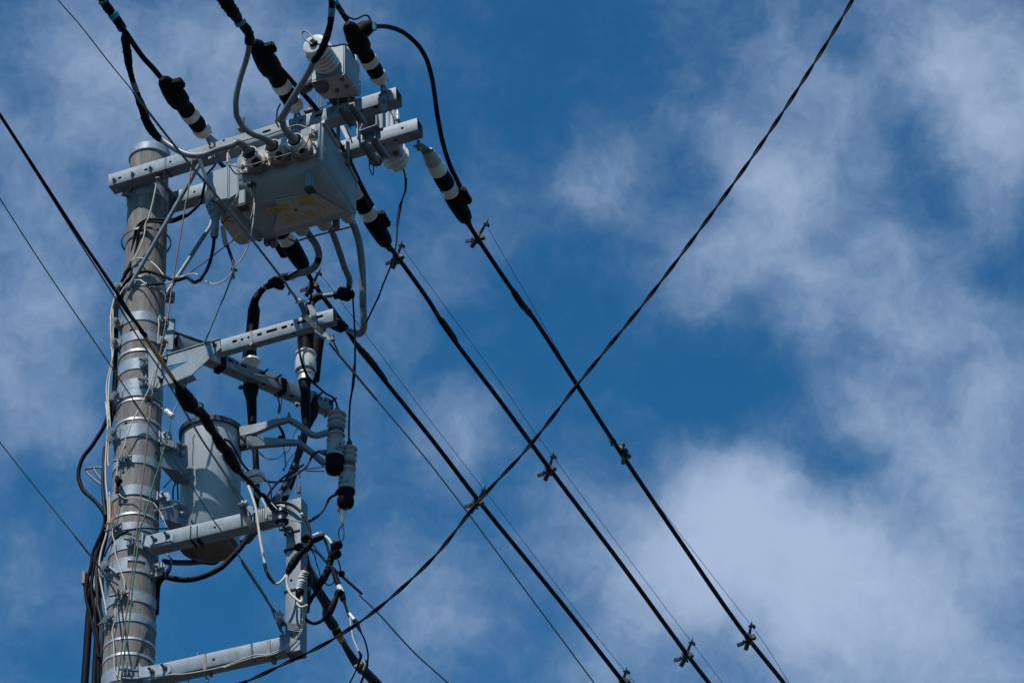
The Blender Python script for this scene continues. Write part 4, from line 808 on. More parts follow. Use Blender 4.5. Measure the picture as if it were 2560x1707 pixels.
# spool at the right end of the slotted arm
def spool(loc, ax, rpx, hpx, t, m_, c):
    r = m2(rpx, loc); h = m2(hpx, loc)
    MB().lathe(loc-ax*h, loc+ax*h, [(0, r*.7), (.08, r), (.3, r), (.38, r*.72), (.5, r*.66), (.62, r*.72), (.7, r), (.92, r), (1, r*.7)], 24).build('spool', m_, t)
    MB().cyl(loc-ax*h*2.1, loc+ax*h*1.6, r*.25, 10).build('spool_bolt', 'rust_steel', t)
t = thing('spool_insulator', 'small spool insulator with twisted straps at the right end of the slotted arm', 'insulator', U(753, 752, -.2), 'small spool insulators')
spool(U(*H('K', 1060, 275), -.2), (RT*.9-P*.3+Z*.05).normalized(), 9, 8, t, 'white_porcelain', -.2)
st = MB()
for s in ('K1060,300 1090,400 1120,470 1260,620 1350,700', ):
    pp = smooth(path(s, (-.21, -.16), 1), 3)
    for i in range(len(pp)-1): a, c = pp[i][0], pp[i+1][0]; d_ = c-a; st.box((a+c)/2, d_, FW.cross(d_), FW, d_.length*1.15, .024, .005)
st.build('strap', 'dark_steel', t)
MB().prism([U(*H('K', x, y), -.155) for x, y in ((1140, 335), (1205, 330), (1255, 405), (1265, 580), (1180, 470), (1175, 420))], -P*.005).build('strap', 'galv', t)
MB().prism([U(*H('K', x, y), -.14) for x, y in ((1255, 630), (1340, 660), (1475, 740), (1470, 800), (1320, 760), (1240, 690))], -P*.006).build('strap', 'galv', t)
st = MB(); st.cyl(U(*H('K', 1465, 735), -.15), U(*H('K', 1475, 790), -.15), .011, 12); st.build('clevis_pin', 'rust_steel', t)

# ------------------------------------------------------------------ fuse cutouts
def cutout(lab, c, xt, yt, xb, yb, sheds, caps, m_='grey_porcelain'):
    t = thing('fuse_cutout', lab, 'fuse', U(xb, yb, c), 'fuse cutouts hanging right of the transformer')
    X_ = lambda y: xt+(xb-xt)*(y-yt)/(yb-yt)
    q0 = U(xt, yt, c); q1 = U(xb, yb, c); L = q1-q0; H_ = yb-yt
    mk = lambda pr: [((y-yt)/H_, m2(d_, q0)/2) for y, d_ in pr]
    return t, q0, q1, mk
t, q0, q1, mk = cutout('left fuse cutout with blue lettering and a large black cap', .55, 843, 1032, 835, 1183, 0, 0)
MB().lathe(q0, q1, mk([(1017, 7), (1020, 11), (1032, 24)]), 24).build('top_boot', 'grey_cable', t)
pr = [(1031, 20), (1033, 34), (1036, 46), (1038, 48), (1040, 45), (1042, 34), (1047, 33), (1049, 45), (1052, 48.5), (1054, 45), (1056, 34), (1061, 33), (1063, 45), (1066, 48), (1068, 44), (1071, 34), (1083, 34), (1086, 44), (1089, 47.5), (1091, 45), (1093, 34), (1098, 34), (1100, 44), (1103, 47.5), (1106, 44), (1110, 43.5), (1144, 44), (1147, 45)]
MB().lathe(q0, q1, mk(pr), 40).build('porcelain_body', 'grey_porcelain', t)
MB().lathe(q0, q1, mk([(1074, 40), (1075, 41.5), (1080, 41.5), (1081, 40)]), 32).build('clamp_band', 'dark_steel', t)
MB().lathe(q0, q1, mk([(1143, 46), (1146, 47.5), (1150, 46), (1151, 43), (1160, 44), (1162, 46), (1172, 45), (1180, 38), (1184, 22), (1187, 8)]), 32).build('fuse_cap', 'black_rubber', t)
C_ = lambda y: q0+(q1-q0)*((y-1032)/151.)
def labeltext(t, lines, q0, q1, y0, H_, rpx, az0, size):
    ax = (q0-q1).normalized()
    for txt, y, sz in lines:
        c = q0+(q1-q0)*((y-y0)/H_); R_ = m2(rpx, q0)+.0008; rt = RT; n = len(txt); stp = m2(sz*.72, c)/R_
        for i, ch in enumerate(txt):
            if ch == ' ': continue
            a = rad(az0)+(i-(n-1)/2)*stp; n_ = (DC*math.cos(a)+RR*math.sin(a)); tx = (-DC*math.sin(a)+RR*math.cos(a))
            text3d(ch, c+n_*R_-tx*m2(sz*.3, c), tx, Z, m2(sz, c)*1.35, 'blue_ink', t, bold=.0003, ext=.0002)
labeltext(t, [('7200V-30A', 1136, 5.2)], q0, q1, 1032, 151, 22.3, 32, 5)
em = MB(); a = rad(28); n_ = DC*math.cos(a)+RR*math.sin(a); c = C_(1120)+n_*m2(22, q0); em.lathe(c-n_*.002, c+n_*.0012, [(0, m2(3.4, q0)), (1, m2(3.4, q0))], 20); em.build('emblem', 'blue_ink', t)
em = MB()
for i in range(7):
    a = rad(6+i*8); n_ = DC*math.cos(a)+RR*math.sin(a); tx = -DC*math.sin(a)+RR*math.cos(a); c = C_(1127)+n_*(m2(22.2, q0)); em.box(c, tx, Z, n_, m2(2.2, q0), m2(3.6, q0), .0015)
em.build('emblem', 'blue_ink', t)
MB().lathe(U(*H('L', 1400, 955), .55), U(*H('L', 1285, 930), .5), [(0, m2(9, q0)), (.35, m2(7.5, q0)), (1, m2(3.2, q0))], 20).build('side_boot', 'grey_cable', t)
sub(t, 'lead', 'L1290,930,.5 1220,970 1170,1060 1120,1140 1040,1200 900,1290 800,1322 660,1330 540,1290 400,1200 300,1100 220,950 130,810 60,770', (.5, .1), 5.8, 'dark_grey_cable')
for s in ('L1370,1130 1250,1150 1120,1160', 'L1360,1190 1230,1190 1110,1180'): sub(t, 'cord', s, .52, 2.6, 'brown_wire')
t, q0, q1, mk = cutout('right fuse cutout with a red ring, hanging lower than the other', .60, 873, 1117, 863, 1268, 0, 0)
MB().lathe(q0, q1, mk([(1098, 7), (1102, 10), (1117, 21)]), 24).build('top_boot', 'dark_grey_cable', t)
pr = [(1116, 20), (1119, 34), (1122, 43), (1124, 44), (1126, 41), (1128, 31), (1133, 30), (1135, 41), (1138, 44.5), (1140, 41), (1142, 31), (1147, 30), (1149, 41), (1152, 44.5), (1155, 40), (1158, 31), (1168, 31), (1171, 41), (1175, 44), (1178, 40), (1181, 31), (1185, 31), (1188, 42), (1191, 44), (1194, 41.5), (1199, 42.5), (1226, 44), (1229, 44)]
MB().lathe(q0, q1, mk(pr), 40).build('porcelain_body', 'grey_porcelain', t)
MB().lathe(q0, q1, mk([(1167, 35), (1168, 41), (1171, 42), (1172, 40)]), 32).build('red_ring', 'red_seal', t)
MB().lathe(q0, q1, mk([(1160, 36), (1161, 37), (1166, 37), (1167, 35)]), 32).build('clamp_band', 'dark_steel', t)
MB().lathe(q0, q1, mk([(1226, 44.5), (1229, 46), (1233, 44), (1235, 38), (1246, 39), (1249, 43), (1258, 43), (1264, 38), (1267, 24)]), 32).build('fuse_cap', 'black_rubber', t)
labeltext(t, [('7200V-30A', 1217, 4.8)], q0, q1, 1117, 151, 21.8, -32, 5)
em = MB(); a = rad(-38); n_ = DC*math.cos(a)+RR*math.sin(a); c = q0+(q1-q0)*((1205-1117)/151.)+n_*m2(21.5, q0); em.lathe(c-n_*.002, c+n_*.0012, [(0, m2(3, q0)), (1, m2(3, q0))], 20); em.build('emblem', 'blue_ink', t)
MB().lathe(U(847, 1228, .6), U(836, 1238, .58), [(0, m2(7, q0)), (1, m2(3.4, q0))], 16).build('side_boot', 'dark_grey_cable', t)
sub(t, 'lead', 'P1500,190,.58 1430,240 1390,320 1350,390 1290,460,,6 1230,500,,8 1150,548,,8', (.58, .4), 6.6, 'dark_grey_cable')
for s in ('P1550,400,,4 1580,540', 'P1570,400 1600,545', 'P1665,360 1640,450 1595,550', 'P1620,380 1640,410 1610,430 1630,380'): sub(t, 'cord', s, .59, 2.6, 'rust_steel')
sub(t, 'cord_sleeve', 'P1550,345 1552,405', .59, 8, 'brown_wire'); sub(t, 'cord_knot', 'P1590,550 1610,585', .59, 6.5, 'dark_steel')
sub(t, 'pull_ring', 'P1595,600 1560,640 1550,700 1560,765 1585,795 1608,775 1620,700 1612,630 1598,600', .59, 3.2, 'hardware_black')
AR = 'bent arms holding the fuse cutouts'
for lab, s, cc, nm in (('upper bent channel arm, humped in the middle, holding the left cutout', 'L250,690,.33 450,650 740,555 900,520 1000,570 1200,715 1270,725 1420,680', (.33, .53), 1), ('lower bent channel arm, flat then sloping down to the left cutout', 'L355,820,.30 550,818 860,815 1030,822 1200,950 1375,1100', (.30, .53), 2)):
    t = thing('cutout_arm', lab, 'arm', path(s, cc)[0][0], AR); pp = path(s, cc); mbx = MB(); b = mbx.b; prev = None
    for i, (q, _) in enumerate(pp):
        hw = .0125 if i > 1 else (.03 if i == 0 else .027)
        if i == 2: hw = .016
        a_ = pp[max(i-1, 0)][0]; c_ = pp[min(i+1, len(pp)-1)][0]; T = (c_-a_).normalized(); side = T.cross(Z).normalized(); 
        if side.dot(DC) < 0: side = -side
        u_ = side.cross(T).normalized(); 
        if u_.z < 0: u_ = -u_
        ring = [b.verts.new(q+u_*hw+side*.014), b.verts.new(q-u_*hw+side*.014), b.verts.new(q-u_*hw-side*.014), b.verts.new(q+u_*hw-side*.014)]
        if prev:
            for k in range(4): b.faces.new((prev[k], prev[(k+1) % 4], ring[(k+1) % 4], ring[k]))
        else: b.faces.new(ring[::-1])
        prev = ring
    b.faces.new(prev); bmesh.ops.bevel(b, geom=b.edges[:], offset=.0025, segments=1, affect='EDGES'); mbx.build('channel', 'galv', t)
    q = pp[0][0]; MB().bolt(q-Z*.032+B*.03, -Z, .02, .007, .013).build('bolt', 'rust_steel', t)
    q = pp[3][0]; MB().bolt(q+Z*.013, Z, .03, .006, .011).build('bolt', 'rust_steel', t)
# arms meet the transformer's stub bracket
MB().box(U(*H('L', 330, 830), .36), B, P, Z, .09, .05, .05, .003).build('arm_bracket', 'dark_steel', label='dark bracket behind the transformer rim where the two bent arms start', cat='bracket')

# ------------------------------------------------------------------ transformer
tx = thing('transformer', 'grey cylindrical pole transformer with a dark-edged lid, hung right of the pole', 'transformer', O+B*.222+P*.34+Z*10.6)
cx = O+B*.230+P*.34; zt_ = None
def zcol(y, r_=.155):      # height of the tank's front point seen at image row y
    lo, hi = 9., 13.
    for _ in range(40):
        mid = (lo+hi)/2
        if proj(cx+DC*r_+Z*mid)[1] < y: hi = mid
        else: lo = mid
    return (lo+hi)/2
RTK = .148; zl = zcol(1052); 
lo, hi = 9., 13.
for _ in range(40):
    mid = (lo+hi)/2
    if proj(cx-DC*.148+Z*mid)[1] < 1402: hi = mid
    else: lo = mid
zb_ = lo
zl = zcol(1046)
MB().tube2([(cx+Z*zb_, RTK*.93), (cx+Z*(zb_+.012), RTK), (cx+Z*(zl-.004), RTK), (cx+Z*zl, RTK*.9)], Z, 72).build('tank', 'tank_paint', tx, ang=50)
MB().tube2([(cx+Z*(zl-.008), RTK+.014), (cx+Z*(zl+.016), RTK+.016), (cx+Z*(zl+.022), RTK+.011), (cx+Z*(zl+.04), RTK*.8)], Z, 72).build('lid', 'dark_steel', tx)
mat('underside', (.15, .115, .10), .7, 0, .25, 20)
MB().tube2([(cx+Z*(zb_-.001), RTK*.90), (cx+Z*(zb_+.006), RTK*.90)], Z, 60).build('bottom_plate', 'underside', tx)
MB().tube2([(cx+Z*(zb_-.012), RTK*.965), (cx+Z*(zb_+.02), RTK*1.01)], Z, 64, caps=False).build('bottom_rim', 'tank_paint', tx)
for az_, y, nm in ((8, 1078, 0), (25, 1130, 1), (62, 1075, 2)):
    n_ = radial(az_); q = cx+n_*RTK+Z*zcol(y)
    if nm == 1: MB().lathe(q-n_*.01, q+n_*.04, [(0, .024), (.6, .024), (.8, .018), (1, .015)], 20).build('low_bushing', 'white_porcelain', tx)
    else: MB().box(q+n_*.008, n_, tang(az_), Z, .02, .012, .03, .002).build('lid_clip', 'dark_steel', tx)
q = U(*H('L', 340, 1240), .28); MB().lathe(q, U(*H('L', 520, 1270), .22), [(0, .036), (.8, .036), (1, .028)], 20).build('low_bushing', 'white_porcelain', tx)
# hanger brackets
for lab, poly, c0, c1, y0 in (('upper transformer hanger, a folded plate with two bolts', ((1150, 560), (1235, 520), (1370, 555), (1500, 590), (1508, 850), (1395, 930), (1150, 862)), .02, .12, 0), ('lower transformer hanger plate with two bolts', ((1140, 1330), (1240, 1290), (1500, 1345), (1512, 1590), (1480, 1640), (1140, 1530)), .02, .12, 1)):
    t = thing('transformer_hanger', lab, 'bracket', U(*H('M', 1150, 700 if not y0 else 1400), .05), 'hangers between the pole and the transformer')
    xs = [p_[0] for p_ in poly]; cc = lambda x: .0+(x-1150)/360*.13
    MB().prism([U(*H('M', x, y), cc(x)) for x, y in poly], P*.01-Z*.0, 0).build('plate', 'galv', t)
    for s in (((1230, 590), (1360, 625), .035, .05),) if not y0 else (((1200, 1345), (1240, 1355), .03, .05),):
        a, c = U(*H('M', *s[0]), .02), U(*H('M', *s[1]), .05); MB().box((a+c)/2-P*.02, c-a, Z, P, (c-a).length*1.6, s[2]*1.3, .035, .006).build('fold', 'galv', t)
    for x, y in (((1455, 610), (1445, 712)) if not y0 else ((1445, 1400), (1440, 1495))):
        q = U(*H('M', x, y), cc(x)-.002); mbx = MB(); mbx.lathe(q, q-P*.02, [(0, .0155), (.2, .0155), (.5, .014), (.85, .009), (1, .003)], 18); mbx.build('bolt', 'galv', t)
    pl = [U(*H('M', x, y), cc(x)) for x, y in (poly[-2:] if not y0 else poly[-2:])]
    MB().prism([pl[0]+P*.004, pl[1]+P*.004, pl[1]+P*.16, pl[0]+P*.14], Z*.006).build('flange', 'galv', t)
t = thing('step_bolt', 'long round-headed step bolt sticking out right of the pole below the transformer hanger', 'bolt', U(*H('M', 1080, 1450), -.03))
a, c = U(*H('M', 1080, 1450), -.05), U(*H('M', 1350, 1385), -.17); MB().cyl(a, c, .0065, 14).build('shank', 'galv', t); d_ = (c-a).normalized(); MB().lathe(c, c+d_*.014, [(0, .012), (.2, .0155), (.8, .0155), (1, .010)], 6).build('bolt_head', 'galv', t)
sub(tx, 'lead', 'M1200,1140,.15 1320,1010,.2 1370,990', .2, 3, 'black_cable'); sub(tx, 'lead', 'M1320,1300,.15 1325,1150 1360,1070', .2, 4, 'black_cable'); sub(tx, 'lead', 'M1385,1300,.15 1380,1150 1375,1060', .2, 4, 'black_cable')
MB().hull([U(*H('M', x, y), c_) for x, y in ((1320, 1000), (1370, 960), (1410, 980), (1410, 1080)) for c_ in (.18, .24)]).build('lead_boot', 'black_rubber', tx)
wire('low_voltage_cable', 'thick black cable looping under the transformer back to the pole', 'cable', 'P480,660,.45 430,720,.52 350,800,.6 200,820,.6 0,770,.6 N1900,790,.6 1700,800,.5 1550,815,.4 1300,812,.15 1200,800,.08', (.45, .08), 14.5, 'black_cable', 'black cables looping under the transformer', seg=14)

# ------------------------------------------------------------------ lower frame: crossarm, post, bottom crossarm
cE = -.14
t = thing('crossarm', 'lower crossarm crossing in front of the transformer to the upright post', 'crossarm', U(373, 1371, cE), 'galvanised steel crossarms')
E0, E1 = U(373, 1371, cE), U(712, 1291.5, cE)
beam(t, E0, E1, .078, .07, [(H('N', 1865, 355), 6, 6), (H('N', 1640, 540), 6, 6, 'b')])
MB().prism([U(*H('N', x, y), cE-.006) for x, y in ((905, 400), (945, 470), (1200, 430), (1300, 400), (1330, 440), (1320, 530), (1280, 570), (1010, 620), (905, 590))], P*.012, .003).build('end_bracket', 'zinc_band', t)
MB().prism([U(*H('N', x, y), cE-.012) for x, y in ((1010, 560), (1290, 500), (1290, 530), (1010, 590))], P*.01, .002).build('end_bracket_rib', 'zinc_band', t)
for x, y in ((1085, 520), (1250, 465)): MB().bolt(U(*H('N', x, y), cE-.008), (-P+Z*.5-B*.4), .03, .0065, .013).build('bolt', 'rust_steel', t)
for x in (1550, 1635):
    q = Upl(*H('N', x, 430), E0, P)
    MB().box(q+P*.035+Z*.0, XA, P, Z, .0055, .073, .081).build('tie_wire', 'black_cable', t)
q = Upl(*H('P', 545, 450), E0, P); 
for i in range(4): MB().box(q+P*.035+XA*(i*.012-.02), XA, P, Z, .003, .077, .085).build('tie_wire', 'dark_steel', t)
t = thing('post', 'upright square steel post between the lower and bottom crossarms', 'post', U(712, 1634, cE))
Pb = U(712, 1632, cE); Pt = V((Pb.x, Pb.y, U(712, 1252, cE).z))
# the post's front face is 35 px wide : build it as a beam along Z
ob_, X_, Y_, Z_ = beam(t, Pb, Pt, .075, .078, [(H('Q', 930, 225), 6.5, 6.5), (H('Q', 937, 942), 7, 7)], Yv=P, up=B)
for y, hh in ((1330, 5), (1372, 7), (1475, 6)):
    q = Upl(730, y, Pb, P); MB().box(q+P*.039, B, P, Z, .081, .084, m2(hh, q)).build('tie_band', 'black_tape', t)
cF = -.14
t = thing('crossarm', 'bottom crossarm near the lower edge, joined to the foot of the upright post', 'crossarm', U(371, 1700, cF), 'galvanised steel crossarms')
F0, F1 = U(371, 1700, cF), U(743, 1618, cF); F1b = F1
F1c = F0+(F1-F0)*.905
beam(t, F0, F1c, .076, .07, [(H('O', 1853, 1258), 6.5, 6.5), (H('Q', 455, 1280), 6, 6, 'b')])
MB().box(F1c.lerp(F1, .5)+P*.035+Z*.038, F1-F0, P, Z, (F1-F1c).length*1.06+.01, .064, .070, .002).build('joint_insert', 'galv', t)
MB().prism([U(*H('O', x, y), cF-.006) for x, y in ((870, 1290), (905, 1365), (1180, 1310), (1280, 1300), (1300, 1340), (1290, 1420), (1240, 1455), (900, 1500), (870, 1480))], P*.012, .003).build('end_bracket', 'zinc_band', t)
for x, y in ((1050, 1420), (1215, 1370)): MB().bolt(U(*H('O', x, y), cF-.008), (-P+Z*.5-B*.4), .03, .0065, .013).build('bolt', 'rust_steel', t)
q = Upl(*H('Q', 635, 1120), F0, P); MB().box(q+P*.035, XA, P, Z, .018, .078, .084).build('tie_band', 'dull_strap', t)
q = Upl(*H('O', 1740, 1290), F0, P); MB().box(q+P*.035, XA, P, Z, .014, .074, .081).build('tie_band', 'dull_strap', t)
sub(t, 'stud', 'O1645,1175 1645,1215', -.11, 5.5, 'rust_steel')
sub(t, 'ubolt', 'O1515,1568 1520,1500 1560,1475 1600,1480', -.11, 5, 'galv'); sub(t, 'ubolt', 'O1745,1440 1750,1490 1770,1510 1775,1568', -.11, 6.5, 'galv')
# ------------------------------------------------------------------ messenger and service wires
MG = 'grey stranded messenger wires'
bM = .93
t = thing('messenger_wire', 'grey stranded wire from the top left edge, crossing in front of the switch box', 'wire', U(145, 0, -2.), MG)
sub(t, 'strand', 'X60,-115 X145,0 A0,330 350,780 700,1210 D1270,640 1480,890 1650,1090 H50,0', bM, 3.2, 'strand', 'b', seg=8)
sub(t, 'grip', 'A690,1200 D1270,640 1650,1090 H50,0 330,350 680,780 1060,1270 K830,0 930,150 1050,290', bM, 6.6, 'strand', 'b', seg=8); sub(t, 'grip', 'K905,110 960,200 1020,300 1070,390', bM, 4.6, 'strand', 'b', seg=8); sub(t, 'grip_tail', 'K915,120,,5 900,190', bM, 5, 'strand', 'b', seg=8)
t = thing('messenger_wire', 'grey stranded wire leaving the spool arm end toward the lower right edge', 'wire', U(832, 855, -.1), MG)
sub(t, 'grip', 'K1435,830 1540,960 1750,1210 2050,1568', 1.05, 6.4, 'strand', 'b', seg=8); sub(t, 'grip', 'K1480,800 1550,950', 1.05, 4.6, 'strand', 'b', seg=8); sub(t, 'strand', 'K1950,1450 X1088,1175 1280,1430 1486,1707 1540,1780', 1.05, 3.8, 'strand', 'b', seg=8)
t = thing('service_cable', 'thick black service cable, wrapped yellow where it crosses the pole, ending at a blue insulator', 'cable', U(0, 288, -2.), 'cables from the left edge crossing in front of the pole')
bs = .80
sub(t, 'cable', 'X-90,152 X0,288 X100,442 G0,500 500,1240 690,1560 J250,0 540,390 590,470', bs, 8.5, 'black_cable', 'b')
sub(t, 'cable_joint', 'J520,370,,9 545,410,,12 590,460,,12 600,490,,9', bs, 11, 'black_tape', 'b'); sub(t, 'yellow_wrap', 'J592,485 680,620 780,770 870,900 955,1025', bs, 10.5, 'yellow_tape', 'b')
for p_ in ('J650,590 690,605', 'J735,720 775,735', 'J800,830 845,845', 'J900,965 945,975'): sub(t, 'tie', p_, bs-.02, 2.2, 'black_tape', 'b', seg=6)
sub(t, 'cable_neck', 'J950,1020,,8 990,1080,,9 1040,1150,,17', bs, 9, 'black_tape', 'b')
sub(t, 'splice_body', 'J1020,1120,,14 1050,1170,,30 1110,1270,,39 1180,1370,,40 1215,1420,,30 1235,1445,,18', bs, 26, 'black_tape', 'b', seg=18)
sub(t, 'splice_body', 'J1235,1430,,17 1290,1465,,24 M1640,110,,21 1720,210,,27 1800,350,,25 1860,440,,18 1900,510,,26 1960,600,,28 2010,650,,20', bs, 20, 'black_tape', 'b', seg=16)
sub(t, 'splice_body', 'M2000,640,,19 2080,740,,28 L60,870,,20 100,970,,28 170,1080,,29 220,1160,,22 245,1190,,15', bs, 20, 'black_tape', 'b', seg=16)
sub(t, 'teal_tie', 'J1225,1430 1275,1465', bs-.01, 19, 'teal_tape', 'b'); sub(t, 'teal_tie', 'M1965,640 2040,680', bs-.01, 22, 'teal_tape', 'b'); sub(t, 'teal_tie', 'L40,900 90,930', bs-.01, 19, 'teal_tape', 'b'); sub(t, 'hook', 'J1270,1395 1265,1360 1300,1345 1345,1370 1340,1410 1315,1425', bs, 5, 'brown_wire', 'b')
sub(t, 'strand_bundle', 'L230,1180 300,1250 380,1320 460,1410 540,1500 P560,190 620,250', bs, 11, 'black_tape', 'b')
for i, p_ in enumerate(('L270,1160 290,1240', 'L350,1290 375,1360', 'L450,1400 500,1440', 'L480,1470 520,1520')): sub(t, 'teal_tie', p_, bs-.02, 12, 'teal_tape', 'b')
sub(t, 'grip', 'P590,220,,9 650,300,,17 700,360,,20 760,420,,14 810,460,,8', bs, 15, 'dark_grey_cable', 'b')
t = thing('blue_insulator', 'dark blue glazed spool insulator at the joint of lower crossarm and post', 'insulator', U(705, 1300, -.2))
q = U(*H('P', 805, 490), -.2); r = m2(1, q); MB().tube2([(q+Z*r*24, 9*r), (q+Z*r*22, 15*r), (q+Z*r*12, 17*r), (q+Z*r*8, 14*r), (q+Z*r*1, 14*r), (q-Z*r*4, 18*r), (q-Z*r*14, 18.5*r), (q-Z*r*18, 14*r)], -Z, 32).build('glazed_body', 'blue_glaze', t)
MB().tube2([(q-Z*r*17, 10*r), (q-Z*r*26, 10*r), (q-Z*r*28, 7*r), (q-Z*r*36, 7*r)], -Z, 16).build('stem', 'rust_steel', t)
MB().box(U(*H('P', 870, 660), -.17), (B*.7-Z*.7), P, (B*.7+Z*.7), .07, .03, .02, .004).build('stem_bracket', 'dark_steel', t)
t = thing('messenger_wire', 'thinner grey-green wire beside the thick one, ending at the transformer side spool', 'wire', U(0, 300, -2.), MG)
sub(t, 'strand', 'X-70,178 X0,290 X100,448 G0,560 440,1250 610,1560 J200,0 500,490 800,930 930,1150 1170,1568 M1480,150 1700,520', .62, 4.2, 'strand', 'b', seg=8)
sub(t, 'grip', 'M1480,150 1700,520 1850,740 2060,1060 2091,1130 P100,0 200,170 290,290', .62, 5.4, 'green_grey', 'b', seg=8); sub(t, 'grip', 'P150,60 240,160 310,270', .62, 4.5, 'green_grey', 'b', seg=8)
t = thing('spool_insulator', 'small spool insulator on the lower crossarm in front of the transformer', 'insulator', U(613, 1257, -.2), 'small spool insulators')
spool(U(*H('P', 320, 305), -.2), (RT+Z*.15).normalized(), 9, 8, t, 'grey_porcelain', -.2)
st = MB(); pp = smooth(path('P290,330 310,400 330,470 390,560 430,620', (-.2, -.16), 1), 3)
for i in range(len(pp)-1): a, c = pp[i][0], pp[i+1][0]; d_ = c-a; st.box((a+c)/2, d_, FW.cross(d_), FW, d_.length*1.15, .03, .006)
st.build('strap', 'dark_steel', t); MB().prism([U(*H('P', x, y), -.155) for x, y in ((345, 330), (440, 350), (440, 600), (390, 560), (385, 420))], -P*.005).build('strap', 'galv', t)
t = thing('messenger_wire', 'grey wire from the left edge crossing pole and transformer to the post spool', 'wire', U(0, 497, -2.), MG)
sub(t, 'strand', 'X-80,370 X0,497 X110,668 J0,650 340,1160 600,1550 M790,0 1000,300 1230,620 1480,990 1850,1568 P0,640 290,1050', .83, 3.2, 'strand', 'b', seg=8)
sub(t, 'grip', 'P280,1040 340,1130 620,1568 Q290,0 450,220 660,560 780,700', .83, 6.4, 'strand', 'b', seg=8); sub(t, 'grip', 'Q650,540 690,640 725,730', .83, 4.6, 'strand', 'b', seg=8); sub(t, 'wire_tail', 'Q690,555 730,520 735,490', .83, 2.6, 'white_plastic', 'b', seg=6)
t = thing('spool_insulator', 'small pale-topped spool insulator on the upright post near its foot', 'insulator', U(699, 1545, -.2), 'small spool insulators')
spool(U(*H('Q', 780, 700), -.2), Z, 10, 11, t, 'grey_porcelain', -.2)
MB().prism([U(*H('Q', x, y), -.165) for x, y in ((800, 740), (880, 770), (1000, 790), (1040, 870), (1000, 880), (900, 850), (800, 800))], P*.006).build('strap', 'dark_steel', t)
MB().prism([U(*H('Q', x, y), -.17) for x, y in ((730, 760), (830, 780), (800, 850), (840, 920), (830, 950), (770, 870))], P*.006).build('strap', 'dark_steel', t); MB().cyl(U(*H('Q', 840, 945), -.17), U(*H('Q', 790, 950), -.2), .006, 10).build('spool_bolt', 'rust_steel', t)
t = thing('messenger_wire', 'short grey wire from the left edge dead-ended on the pole below the windowed clamp', 'wire', U(0, 1105, -1.2), MG)
sub(t, 'strand', 'X-60,1018,-1.6 X0,1105,-1.4 X100,1232 N0,420,-.6 60,500', (-1.6, -.55), 3, 'strand', seg=8); sub(t, 'grip', 'N40,470,-.6 300,800 420,970 500,1040 600,1105', (-.6, -.14), 5, 'strand', seg=8); sub(t, 'grip', 'N400,940 480,1060 570,1210', (-.3, -.14), 4.4, 'strand', seg=8)
t = thing('messenger_wire', 'dark wire leaving the post toward the bottom edge, below the twisted cable', 'wire', U(776, 1370, -.1), MG)
sub(t, 'grip', 'P1180,890 1300,970 1400,1080 1600,1260 1850,1480', (-.1, .9), 7.5, 'dark_grey_cable', seg=8); sub(t, 'grip', 'P1215,840 1270,920 1330,1010', (-.1, .1), 4, 'dark_grey_cable', seg=8); sub(t, 'strand', 'Q1820,420 2091,680 X1035,1630 1121,1707 1180,1765', (.9, 2.4), 4.2, 'strand', seg=8)
# twisted service drop crossing everything
t = thing('twisted_cable', 'twisted pair of black cables sweeping from the top right down to the bottom edge', 'cable', U(1300, 1130, -1.5))
cp = smooth(path('W2040,-150 1958,0 1880,130 1770,300 1650,470 1500,670 1325,885 1215,1025 1100,1150 1000,1275 870,1395 760,1470 650,1525 560,1566 440,1606', -1.5, 1), 24)
Ls = [0]
for i in range(1, len(cp)): Ls.append(Ls[-1]+(cp[i][0]-cp[i-1][0]).length)
for k in (0, 1):
    pts = []
    for i, (q, _) in enumerate(cp):
        T = (cp[min(i+1, len(cp)-1)][0]-cp[max(i-1, 0)][0]).normalized(); n1 = T.cross(FW).normalized(); n2 = T.cross(n1); ph_ = Ls[i]/.262*2*math.pi+k*math.pi+.5*math.sin(Ls[i]*1.3)
        pts.append((q+(n1*math.cos(ph_)+n2*math.sin(ph_))*m2(2.6, q), m2(2.6, q)))
    MB().tube(pts, 8).build('strand', 'black_cable', t)

# ------------------------------------------------------------------ cables running down the pole
PC = 'cables and wires running down the pole'
def dn(name, lab, s, wd, m_, c=.008, mode='s', k=4): return wire(name, lab, 'cable', s, c, wd, m_, PC, mode=mode, k=k)
dn('control_cable', 'black cable from the grey plug connector looping round the pole front', 'H185,750,-.24 170,900,-.24 110,1130,-.24 0,1310,-.24 G1560,1045,-.23 1500,1078,-.22 1440,1040,-.2 1390,1015,-.18 1250,1050,-.15 1100,1000,-.13 950,945,-.125 830,935,-.125 700,985,-.12 600,1080,-.1 520,1220,-.08 470,1400,-.07 450,1568,-.06 J185,120 175,400 165,800', 8.6, 'black_cable', (-.24, -.05), 'c')
for lab, s, c0 in (('outer of two parallel black cables curving from behind the control box onto the pole', 'D1790,800,-.0 1740,880 1640,1000 1625,1130 1560,1350 1400,1500 G1340,205,-.11 1200,255,-.12 1050,255,-.128 900,255,-.126 800,295,-.12 740,370,-.115 690,600,-.1 650,850,-.08 580,1050,-.065 520,1300,-.06 J205,100 190,400 185,900 160,1400 M485,300', 0), ('inner of two parallel black cables curving from behind the control box onto the pole', 'D1610,1180,-.03 1570,1350 1420,1500 G1350,230,-.11 1210,285,-.125 1050,290,-.13 900,285,-.13 830,310,-.125 770,400,-.12 740,600,-.105 690,850,-.09 620,1080,-.075 560,1300,-.07 J230,100 215,400 205,900 190,1400 M515,300', 0)):
    dn('control_cable', lab, s, 6.8, 'black_cable', (0, -.05), 'c')
